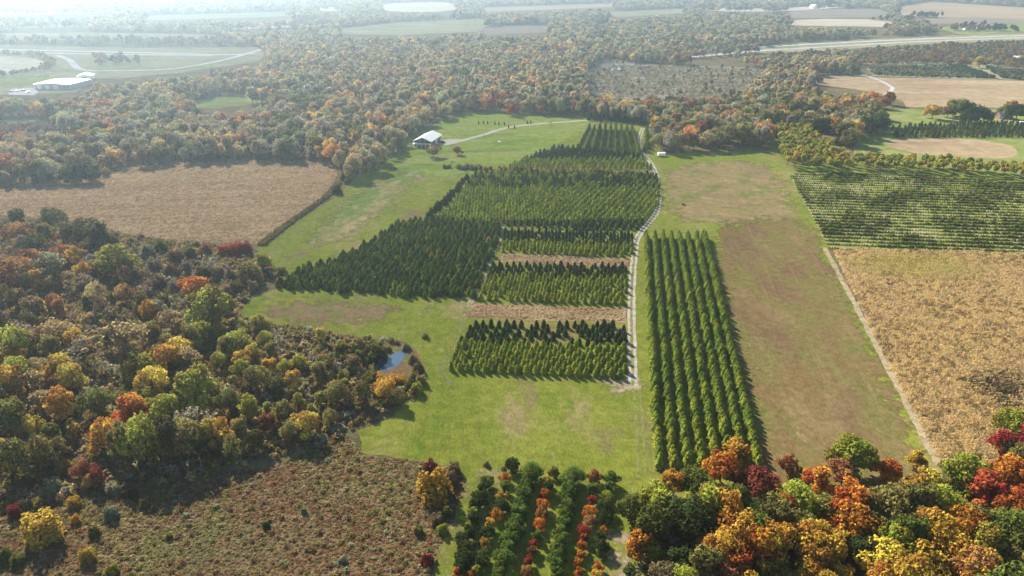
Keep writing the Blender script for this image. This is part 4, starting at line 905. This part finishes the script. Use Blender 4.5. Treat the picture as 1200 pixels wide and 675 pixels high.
def greener(p, t):
    c = np.array(G(1075, 312)); d = np.hypot((p[:, 0] - c[0]) / 26, (p[:, 1] - c[1]) / 14); k = np.clip(1.25 - d, 0, .75)[:, None] * rng.uniform(.4, 1, (len(p), 1))
    return t * (1 - k) + np.array([.42, .40, .10]) * k
cover('dry_corn', 'standing dry corn in the right hand field', GP(CORNF), (.8, 1.35), CORN, ([('corn', 5), ('straw', 2), ('tan', 1)], [('corn', 4), ('tan', 2), ('brown', .5)]), (1.1, 1.5), (.75, .95), jit=.07, rot=-.04, ang=-.04, big=18, hnoise=.15, tfun=greener, excl=[GP([(1150, 448), (1172, 440), (1192, 455), (1196, 470), (1165, 462)])])
cover('flattened_corn', 'flattened dark corn in the hollow of the corn field', GP([(1120, 446), (1150, 440), (1185, 436), (1215, 455), (1210, 480), (1170, 476)]), 1.0, WEED, ([('brown', 3), ('tan', 2)], [('brown', 3), ('deep', 1)]), (.7, 1.3), (1, 1.6), big=8)
def streaks(p, t):
    c, s_ = math.cos(.12), math.sin(.12)
    return t * np.array([[1 + .28 * noise.noise(Vector(((x * c + y * s_) / 70, (y * c - x * s_) / 3.2, 1)))] for x, y in p])
cover('dry_crop', 'dry tan crop standing in the field before the long wood', GP(CROPF), (1.5, 1.3), CORN, ([('straw', 4), ('tan', 2)], [('straw', 2), ('tan', 2)]), (.4, .58), (2.2, 3.0), jit=.3, ang=.12, big=30, tfun=streaks)
cover('ditch_weeds', 'dark weedy ditch between the crop field and the meadow', corridor([(306, 288), (335, 264), (380, 234), (398, 214)], 1.6), .8, WEED, ([('brown', 3), ('olive', 2)], [('deep', 1), ('brown', 2)]), (.7, 1.3), (1, 1.4))
cover('meadow_tufts', 'straw tufts along the straw littered strips', GP([(543, 371), (553, 357), (735, 362), (733, 377), (640, 375)]), 1.0, WEED, ([('straw', 4), ('tan', 2)], [('tan', 1), ('straw', 3)]), (.25, .5), (1.2, 1.9), big=6)
cover('meadow_tufts', 'straw tufts behind the middle pine block', GP([(583, 305), (589, 298), (741, 304), (737, 312), (640, 310)]), 1.0, WEED, ([('straw', 4), ('tan', 2)], [('tan', 1), ('straw', 3)]), (.25, .5), (1.2, 1.9), big=6)
cover('tall_weeds', 'scattered taller weeds standing in the bottom left field', GP(WEEDF), 2.6, WEED, ([('tan', 3), ('olive', 3), ('sage', 1)], [('brown', 3), ('olive', 2), ('russet', 2)]), (.4, .9), (1.2, 1.8), big=12)
# nursery shrubs in rows
npoly = GP(NURS); na, nb_ = Vector(npoly[-1]), Vector(npoly[-2]); ang = math.atan2(nb_.y - na.y, nb_.x - na.x)
cover('nursery_shrubs', 'long rows of low green nursery shrubs', npoly, (1.15, 4.7), SHRUB, ([('green', 3), ('olive', 2), ('pine', 4)], [('pine', 4), ('lime', 1.6), ('pinelime', 2), ('olive', 2)]), (.75, 1.2), (1.0, 1.4), jit=.07, ang=ang, big=22, hnoise=.5, tfun=lambda p, t: t * 1.05)
cover('nursery_shrubs', 'far grey green nursery shrubs below the scrub', GP([(1014, 78), (1120, 77), (1164, 92), (1100, 91), (1024, 88)]), (3, 6), SHRUB[:1], ([('sage', 3), ('green', 2)], [('deep', 2), ('sage', 2)]), (1.6, 2.4), (1, 1.3), jit=.1, ang=.6)
cover('nursery_shrubs', 'dark far nursery rows by the scrub', GP([(1110, 78), (1125, 77), (1168, 92), (1150, 92)]), (2.5, 4), SHRUB[:1], ([('deep', 3), ('fir', 2)], [('deep', 2), ('fir', 2)]), (2.2, 3), (1, 1.3), jit=.1, ang=.6)
cover('nursery_shrubs', 'blue grey far nursery rows at the right edge', GP([(1155, 79), (1200, 84), (1300, 88), (1300, 96), (1200, 94), (1175, 92)]), (2.5, 4), SHRUB[:1], ([('deep', 3), ('sage', 1)], [('deep', 2), ('grey', 1)]), (2, 2.6), (1, 1.3), jit=.1, ang=.6)
cover('scrub', 'russet and olive scrub between the highway and the nursery', GP([(905, 66), (1000, 61), (1080, 56), (1200, 50), (1400, 47), (1400, 84), (1200, 82), (1150, 76), (1010, 76), (900, 80)]), 7, LO[:2] + LOBARE, ([('brown', 3), ('olive', 3), ('tan', 2), ('rust', 2)], [('olive', 3), ('grey', 2), ('green', 1), ('gold', 1)]), (4, 8), (.9, 1.2), big=60)
cover('marsh_scrub', 'pale dead stems and yellow willows on the marsh', GP([(690, 86), (716, 74), (800, 78), (896, 82), (880, 99), (850, 110), (806, 116), (730, 115), (692, 112)]), 13, LOBARE + LO[:1] + LOBARE, ([('tan', 3), ('gold', 1.2), ('olive', 1)], [('grey', 3), ('tan', 1)]), (2.5, 6), (.7, 1.0), big=40)
cover('marsh_reeds', 'grey reeds across the marsh', GP([(690, 86), (716, 76), (800, 78), (896, 82), (880, 99), (850, 110), (806, 116), (730, 115), (692, 112)]), 4.5, WEED, ([('grey', 2), ('sage', 2), ('olive', 1)], [('tan', 2), ('grey', 2), ('brown', 1)]), (.6, 1.2), (2, 3.4), big=30)
for q, lb in ((GP([(500, 196), (560, 197), (680, 201), (764, 202), (764, 205), (680, 204), (560, 200)]), 'low purple grey shrubs below the short pines'), (GP([(0, 146), (80, 146), (70, 154), (0, 156)]), 'bare grey scrub in the tan clearing')):
    cover('low_shrubs', lb, q, 2.6, [BARE[0][2], SHRUB[0]], ([('grey', 3), ('brown', 2)], [('brown', 2), ('rust', 1)]), (1.6, 2.6), (1, 1.4))
# scattered trees of the open country near the highway at left
cover('hedgerow_trees', 'scattered hazy trees along the highway at left', GP([(0, 48), (300, 50), (310, 56), (0, 54)]), 16, LO, (P_LEFT, P_LEFT), (8, 13), (.8, 1.1), big=80)
cover('hedgerow_trees', 'thin hedge round the pale field by the highway', corridor([(-100, 66.5), (0, 64.5), (45, 66.5), (60, 72), (58, 80), (40, 85), (0, 91)], 5), 7, LO, (P_LEFT, P_LEFT), (5, 8), (.8, 1.1))
cover('hedgerow_trees', 'clump of trees inside the bend of the slip road', GP([(108, 69), (160, 71), (168, 76), (115, 76)]), 12, LO, (P_LEFT, P_LEFT), (7, 11), (.8, 1.1))

# ================================================================ buildings and vehicles
def boxes(bm, *bx):
    for (x0, x1, y0, y1, z0, z1) in bx:
        v = [bm.verts.new(p) for p in ((x0, y0, z0), (x1, y0, z0), (x1, y1, z0), (x0, y1, z0), (x0, y0, z1), (x1, y0, z1), (x1, y1, z1), (x0, y1, z1))]
        for f in ((0, 3, 2, 1), (4, 5, 6, 7), (0, 1, 5, 4), (1, 2, 6, 5), (2, 3, 7, 6), (3, 0, 4, 7)): bm.faces.new([v[i] for i in f])
def bmesh_obj(name, fn, mat, parent, bevel=0):
    bm = bmesh.new(); fn(bm)
    if bevel: bmesh.ops.bevel(bm, geom=bm.edges[:], offset=bevel, segments=1, affect='EDGES')
    bmesh.ops.recalc_face_normals(bm, faces=bm.faces[:])
    me = bpy.data.meshes.new(name); bm.to_mesh(me); bm.free(); me.materials.append(mat); return obj(name, me, parent)
def box_part(name, mat, parent, *bx, bevel=0): return bmesh_obj(name, lambda bm: boxes(bm, *bx), mat, parent, bevel)
def prism(bm, prof, y0, y1):
    """profile in xz extruded along y"""
    a = [bm.verts.new((x, y0, z)) for x, z in prof]; c = [bm.verts.new((x, y1, z)) for x, z in prof]; n = len(prof)
    bm.faces.new(a[::-1]); bm.faces.new(c)
    for i in range(n): bm.faces.new((a[i], a[(i + 1) % n], c[(i + 1) % n], c[i]))
M_ROOF = plain_mat('white_metal_roof', (.5, .52, .55), .45, .0, .05, .3); M_WALL = plain_mat('dark_timber', (.07, .075, .085), .8, var=.2); M_TRIM = plain_mat('white_trim', (.7, .7, .68), .6, var=.05)
M_GLASS = plain_mat('window_glass', (.03, .04, .05), .1, spec=.6, var=.05); M_WHITE = plain_mat('white_paint', (.78, .78, .77), .4, var=.04); M_BLUE = plain_mat('blue_metal_roof', (.12, .22, .42), .4, var=.08)
M_GREYW = plain_mat('grey_siding', (.35, .38, .42), .7, var=.06); M_TYRE = plain_mat('tyre_rubber', (.02, .02, .02), .8, var=.1); M_DARK = plain_mat('dark_paint', (.03, .035, .045), .3, var=.05); M_REDP = plain_mat('red_paint', (.3, .03, .02), .35, var=.05)
M_SILVER = plain_mat('silver_paint', (.45, .46, .48), .35, .3, .04); M_BROWNW = plain_mat('brown_timber', (.16, .09, .05), .85, var=.25)
def empty(name, xy, rz, label, cat, group=None):
    e = bpy.data.objects.new(name, None); COL.objects.link(e); e.location = (xy[0], xy[1], 0); e.rotation_euler = (0, 0, rz); tag(e, label, cat, group); return e
def gable(bm, hw, eave, ridge, y0, y1, th=.22, over=.7):
    s = (ridge - eave) / hw; ex = hw + over; ez = eave - s * over
    prism(bm, [(-ex, ez), (0, ridge), (ex, ez), (ex, ez + th), (0, ridge + th), (-ex, ez + th)], y0 - over, y1 + over)
# barn (local -y faces the camera)
e = empty('barn', G(495.5, 172.6), R(-13), 'dark timber barn with a white metal gable roof beside the gravel yard', 'barn')
bmesh_obj('wall', lambda bm: prism(bm, [(-5.6, 0), (5.6, 0), (5.6, 4.2), (0, 6.5), (-5.6, 4.2)], 0, 21), M_WALL, e)
def slope(sgn):
    def f(bm):
        s = (6.5 - 4.2) / 5.6; ex = 6.5 * sgn; ez = 4.2 - s * .9; prism(bm, [(0.01 * sgn, 6.52), (ex, ez + .02), (ex, ez + .27), (0.01 * sgn, 6.77)], -1.2, 22)
    return f
for s in (-1, 1):
    rf = bmesh_obj('roof_slope', slope(s), M_ROOF, e)
    for k in range(7):
        y = .2 + 3.2 * k; a = math.atan2(2.3, 5.6)
        bmesh_obj('seam', lambda bm: prism(bm, [(.3 * s, 6.52 - .3 * .41 + .2), (6.4 * s, 6.52 - 6.4 * .41 + .2), (6.4 * s, 6.52 - 6.4 * .41 + .33), (.3 * s, 6.52 - .3 * .41 + .33)], y, y + .12), M_ROOF, rf)
for x in (-3.9, -1.6, 1.6, 3.9):
    wn = box_part('window', M_TRIM, e, (x - .75, x + .75, -.08, -.003, .8, 2.2)); box_part('pane', M_GLASS, wn, (x - .62, x + .62, -.11, -.083, .92, 2.08))
for x in (-1.5, 1.5):
    wn = box_part('window', M_TRIM, e, (x - .7, x + .7, -.08, -.003, 3.4, 4.6)); box_part('pane', M_GLASS, wn, (x - .58, x + .58, -.11, -.083, 3.52, 4.48))
box_part('deck', M_TRIM, e, (-6.2, 6.2, -3.0, -.12, 2.5, 2.68))
for x in (-6.0, -3.0, 0, 3.0, 6.0): box_part('post', M_TRIM, e, (x - .1, x + .1, -2.95, -2.75, 0, 3.6))
box_part('rail', M_TRIM, e, (-6.1, 6.1, -2.9, -2.8, 3.3, 3.42))
for y in (2.5, 6.5, 15): wn = box_part('window', M_TRIM, e, (5.603, 5.68, y, y + 1.5, 1.2, 2.6)); box_part('pane', M_GLASS, wn, (5.683, 5.71, y + .12, y + 1.38, 1.32, 2.48))
d_ = box_part('door', M_TRIM, e, (5.603, 5.72, 9.5, 12.9, 0, 3.2)); box_part('handle', M_DARK, d_, (5.723, 5.78, 11.1, 11.3, 1.3, 1.6))
# vehicles
def wheel(parent, x, y, r=.34, wd=.22):
    def f(bm):
        bmesh.ops.create_cone(bm, cap_ends=True, segments=12, radius1=r, radius2=r, depth=wd)
        for v in bm.verts: v.co = Vector((x + v.co.z, y + v.co.x, r + v.co.y))
    o = bmesh_obj('wheel', f, M_TYRE, parent)
    def g(bm):
        bmesh.ops.create_cone(bm, cap_ends=True, segments=10, radius1=r * .55, radius2=r * .55, depth=wd + .04)
        for v in bm.verts: v.co = Vector((x + v.co.z, y + v.co.x, r + v.co.y))
    bmesh_obj('rim', g, M_SILVER, o)
def car(xy, rz, mat, label, truck=False):
    c = empty('parked_car' if not truck else 'pickup_truck', xy, rz, label, 'car' if not truck else 'truck', 'vehicles parked by the barn'); c.location.z = .075
    def body(bm):
        prism(bm, [(-2.25, .35), (2.2, .35), (2.28, .7), (2.1, .95), (-2.2, 1.0), (-2.3, .7)], -.88, .88)
        for v in bm.verts: v.co = Vector((v.co.y, v.co.x, v.co.z))
    bmesh_obj('body', body, mat, c, .06)
    k = (-.2, 1.1) if truck else (-1.6, 1.0)
    def cab(bm):
        prism(bm, [(k[0] - .3, 1.003), (k[1] + .35, 1.003), (k[1] - .25, 1.5), (k[0] + .15, 1.5)], -.76, .76)
        for v in bm.verts: v.co = Vector((v.co.y, v.co.x, v.co.z))
    cb = bmesh_obj('cabin_glass', cab, M_GLASS, c, .04)
    box_part('roof', mat, cb, (-.72, .72, k[0] + .12, k[1] - .22, 1.503, 1.56))
    for x in (-.82, .82):
        for y in (-1.4, 1.4): wheel(c, x, y)
        box_part('headlight', M_WHITE, c, (x * .8 - .15, x * .8 + .15, 2.26, 2.31, .68, .82))
car(G(511, 168.3), R(30), M_WHITE, 'white car parked beside the barn door'); car(G(517.5, 167.6), R(70), M_DARK, 'dark car parked right of the white one by the barn')
car(G(514, 165.2), R(50), M_SILVER, 'silver pickup truck behind the cars by the barn', True); car(G(1013.5, 89), R(60), M_WHITE, 'white pickup truck standing on the farm track', True)
def trailer(xy, rz, L, wd, h, label, group=None):
    c = empty('box_trailer', xy, rz, label, 'trailer', group)
    box_part('box', M_WHITE, c, (-L / 2, L / 2, -wd / 2, wd / 2, .6, h), bevel=.06); box_part('chassis', M_DARK, c, (-L / 2 + .1, L / 2 + 1.2, -.35, .35, .42, .59))
    d_ = box_part('rear_door', M_TRIM, c, (-L / 2 - .05, -L / 2 - .003, -wd / 2 + .12, wd / 2 - .12, .75, h - .2)); box_part('handle', M_DARK, d_, (-L / 2 - .1, -L / 2 - .053, -.1, .1, 1.3, 1.45))
    for y in (-wd / 2 + .1, wd / 2 - .1):
        for x in (-.5, .45):
            def f(bm, x=x, y=y):
                bmesh.ops.create_cone(bm, cap_ends=True, segments=12, radius1=.36, radius2=.36, depth=.24)
                for v in bm.verts: v.co = Vector((x + v.co.x, y + v.co.z, .36 + v.co.y))
            bmesh_obj('wheel', f, M_TYRE, c)
    return c
trailer(G(775, 183.2), R(4), 4.6, 2.3, 2.4, 'white box trailer at the wood edge right of the track')
trailer(G(461, 172.5), R(-50), 5.2, 2.3, 2.6, 'white box trailer in the shade left of the barn'); 
# white frame tent left of the barn
c = empty('picnic_table', G(585, 166.8), R(10), 'small weathered picnic table on the lawn', 'table')
box_part('table_top', M_TRIM, c, (-1, 1, -.45, .45, .72, .78))
for s in (-1, 1):
    box_part('bench', M_TRIM, c, (-1, 1, s * .8 - .15, s * .8 + .15, .43, .48)); box_part('leg', M_TRIM, c, (s * .7 - .05, s * .7 + .05, -.8, .8, .36, .43)); box_part('leg', M_TRIM, c, (s * .7 - .06, s * .7 + .06, -.1, .1, 0, .72))
# quad bike on the dry field
c = empty('quad_bike', G(800.5, 240.3), R(75), 'dark quad bike standing on the dry grass field', 'quad bike')
bmesh_obj('body', lambda bm: prism(bm, [(-.9, .5), (.9, .5), (1.0, .8), (.5, .95), (.2, .8), (-.3, .9), (-.95, .85)], -.4, .4), M_DARK, c, .05)
box_part('seat', M_TYRE, c, (-.6, .15, -.2, .2, .88, 1.02)); box_part('handlebar', M_SILVER, c, (.45, .52, -.45, .45, 1.15, 1.21)); box_part('steering_column', M_DARK, c, (.46, .54, -.05, .05, .9, 1.15)); box_part('rack', M_DARK, c, (-1.1, -.62, -.4, .4, .92, .97))
for x in (-.65, .65):
    for y in (-.5, .5):
        def f(bm, x=x, y=y):
            bmesh.ops.create_cone(bm, cap_ends=True, segments=12, radius1=.3, radius2=.3, depth=.25)
            for v in bm.verts: v.co = Vector((x + v.co.x, y + v.co.z, .3 + v.co.y))
        bmesh_obj('wheel', f, M_TYRE, c)
# brush pile
c = empty('brush_pile', G(858, 181.5), 0, 'heap of cut brush and logs at the wood edge', 'brush pile')
for i in range(26):
    V, F = [], []; a = random.uniform(0, 6.28); x, y = random.gauss(0, 1.5), random.gauss(0, 1.0); L = random.uniform(1, 2.2); dz = random.uniform(-.3, .4); z = max(.25, .9 - .35 * math.hypot(x, y))
    limb(V, F, (x - math.cos(a) * L, y - math.sin(a) * L, max(.06, z - dz)), (x + math.cos(a) * L, y + math.sin(a) * L, max(.06, z + dz)), .12, .07, 5); obj('log', mesh_np('log', V, F, [BARK]), c)
# warehouse far left
e = empty('warehouse', G(62, 105), R(-3), 'long low white roofed warehouse at the far left', 'warehouse')
box_part('wall', M_GREYW, e, (-18, 18, 0, 34, 0, 5))
def wroof(bm): prism(bm, [(-18.6, 5.003), (18.6, 5.003), (18.6, 5.2), (0, 6.0), (-18.6, 5.2)], -.6, 34.6)
bmesh_obj('roof', wroof, M_ROOF, e)
for x in (-15, -7, 1): d_ = box_part('loading_door', M_TRIM, e, (x, x + 4, -.1, -.003, 0, 4.2)); box_part('canopy', M_DARK, d_, (x - .3, x + 4.3, -1.2, -.103, 4.3, 4.5))
for x in (7, 10.5, 14): box_part('window', M_GLASS, e, (x, x + 2.5, -.08, -.003, 2, 3.4))
e2 = empty('storage_shed', G(100, 94), R(20), 'small white shed behind the warehouse', 'shed')
bmesh_obj('wall', lambda bm: prism(bm, [(-7, 0), (7, 0), (7, 4), (0, 6), (-7, 4)], 0, 16), M_WHITE, e2); bmesh_obj('roof', lambda bm: gable(bm, 7, 4.05, 6.1, 0, 16), M_ROOF, e2); box_part('door', M_GREYW, e2, (-2, 2, -.1, -.003, 0, 3.4))
for k, (x, y) in enumerate([(14, 108), (20, 107.5), (27, 107), (33, 109)]): car(G(x, y), R(20 + 40 * k), [M_DARK, M_WHITE, M_REDP, M_SILVER][k], ['dark', 'white', 'red', 'silver'][k] + ' car on the lot left of the warehouse')
sheet('car_park', [(10, 111), (14, 104), (38, 103), (46, 108), (40, 112)], .26, M_CONCRETE, 1, step=4, label='pale car park beside the warehouse')
# blue roofed shed and farm houses
def house(name, xy, rz, hw, L, eave, ridge, wall, roof, label, cat, wins=2):
    h = empty(name, xy, rz, label, cat)
    bmesh_obj('wall', lambda bm: prism(bm, [(-hw, 0), (hw, 0), (hw, eave), (0, ridge), (-hw, eave)], -L / 2, L / 2), wall, h); bmesh_obj('roof', lambda bm: gable(bm, hw, eave + .04, ridge + .04, -L / 2, L / 2, .2, .5), roof, h)
    for s in (-1, 1):
        for k in range(wins):
            y = -L / 2 + L * (k + .7) / (wins + .4) - .6; xx = sorted((s * (hw + .004), s * (hw + .07)))
            w2 = box_part('window', M_TRIM, h, (*xx, y, y + 1.2, 1, 2.2)); xg = sorted((s * (hw + .073), s * (hw + .1))); box_part('pane', M_GLASS, w2, (*xg, y + .1, y + 1.1, 1.1, 2.1))
    d_ = box_part('door', M_TRIM, h, (-hw - .08, -hw - .004, L * .3, L * .3 + 1.1, 0, 2.1)); box_part('handle', M_DARK, d_, (-hw - .14, -hw - .083, L * .3 + .85, L * .3 + .95, 1, 1.12)); return h
house('shed', G(1175, 138.5), R(92), 4.2, 10, 2.8, 5.6, M_BROWNW, M_BLUE, 'brown shed with a blue metal roof behind the dark conifers', 'shed')
trailer(G(1199, 147), R(-25), 6, 2.4, 2.8, 'white box trailer at the right edge below the blue roofed shed')
house('farmhouse', G(1147, 34.5), R(80), 6, 16, 5, 8.5, M_WHITE, M_GREYW, 'grey roofed white farmhouse between the two far groves', 'house'); house('farm_building', G(1136, 35.2), R(85), 5, 22, 4, 6, M_WHITE, M_ROOF, 'long white farm building beside the farmhouse', 'barn')
house('farmhouse', G(1057, 21.5), R(70), 7, 15, 5, 9, M_WHITE, M_ROOF, 'pale house among trees by the tan skyline field', 'house'); house('farmhouse', G(953, 10), R(20), 8, 16, 5, 11, M_WHITE, M_ROOF, 'white house far off beyond the grey field', 'house')
house('farmhouse', G(1193, 71.5), R(60), 6, 12, 3.5, 6, M_WHITE, M_ROOF, 'white roofed house in the scrub at the right edge', 'house'); house('farmhouse', G(206, 128), R(30), 5, 12, 3.5, 6.5, M_GREYW, M_ROOF, 'grey house at the clearing in the left wood', 'house')
house('farmhouse', G(1062, 33), R(75), 6, 14, 4, 6.5, M_WHITE, M_GREYW, 'pale house in the grove above the highway', 'house')
gx = []
for (x, y, n, tn) in ((1123, 36, 10, 'rust'), (1132, 34, 14, 'deep'), (1168, 36, 22, 'deep'), (1148, 31, 4, 'deep'), (1060, 35, 26, 'green'), (1075, 34, 14, 'rust'), (1050, 24, 20, 'deep'), (1085, 20, 34, 'deep')):
    X, Y = G(x, y)
    for i in range(n): gx.append((X + random.gauss(0, 16), Y + random.gauss(0, 18), tn))
scatter('grove', LO, [(a, b2) for a, b2, _ in gx], [(10 * k, 10 * k, 12 * k) for k in rng.uniform(.7, 1.2, len(gx))], [tintv(t) for _, _, t in gx], 'dark groves round the far farmsteads')

# ================================================================ haze
hm = new_mat('haze'); b = NB(hm); pv = b.n('ShaderNodeVolumePrincipled'); pv.inputs['Color'].default_value = (.62, .81, 1, 1); pv.inputs['Density'].default_value = HAZE_D; pv.inputs['Anisotropy'].default_value = .79
oo = b.n('ShaderNodeOutputMaterial'); b.l(pv.outputs[0], oo.inputs['Volume'])
hz = bmesh_obj('haze', lambda bm: boxes(bm, (-5900, 5900, -400, 6400, -1, 116)), hm, None); tag(hz, 'pale sunlit haze over the whole countryside', kind='stuff')
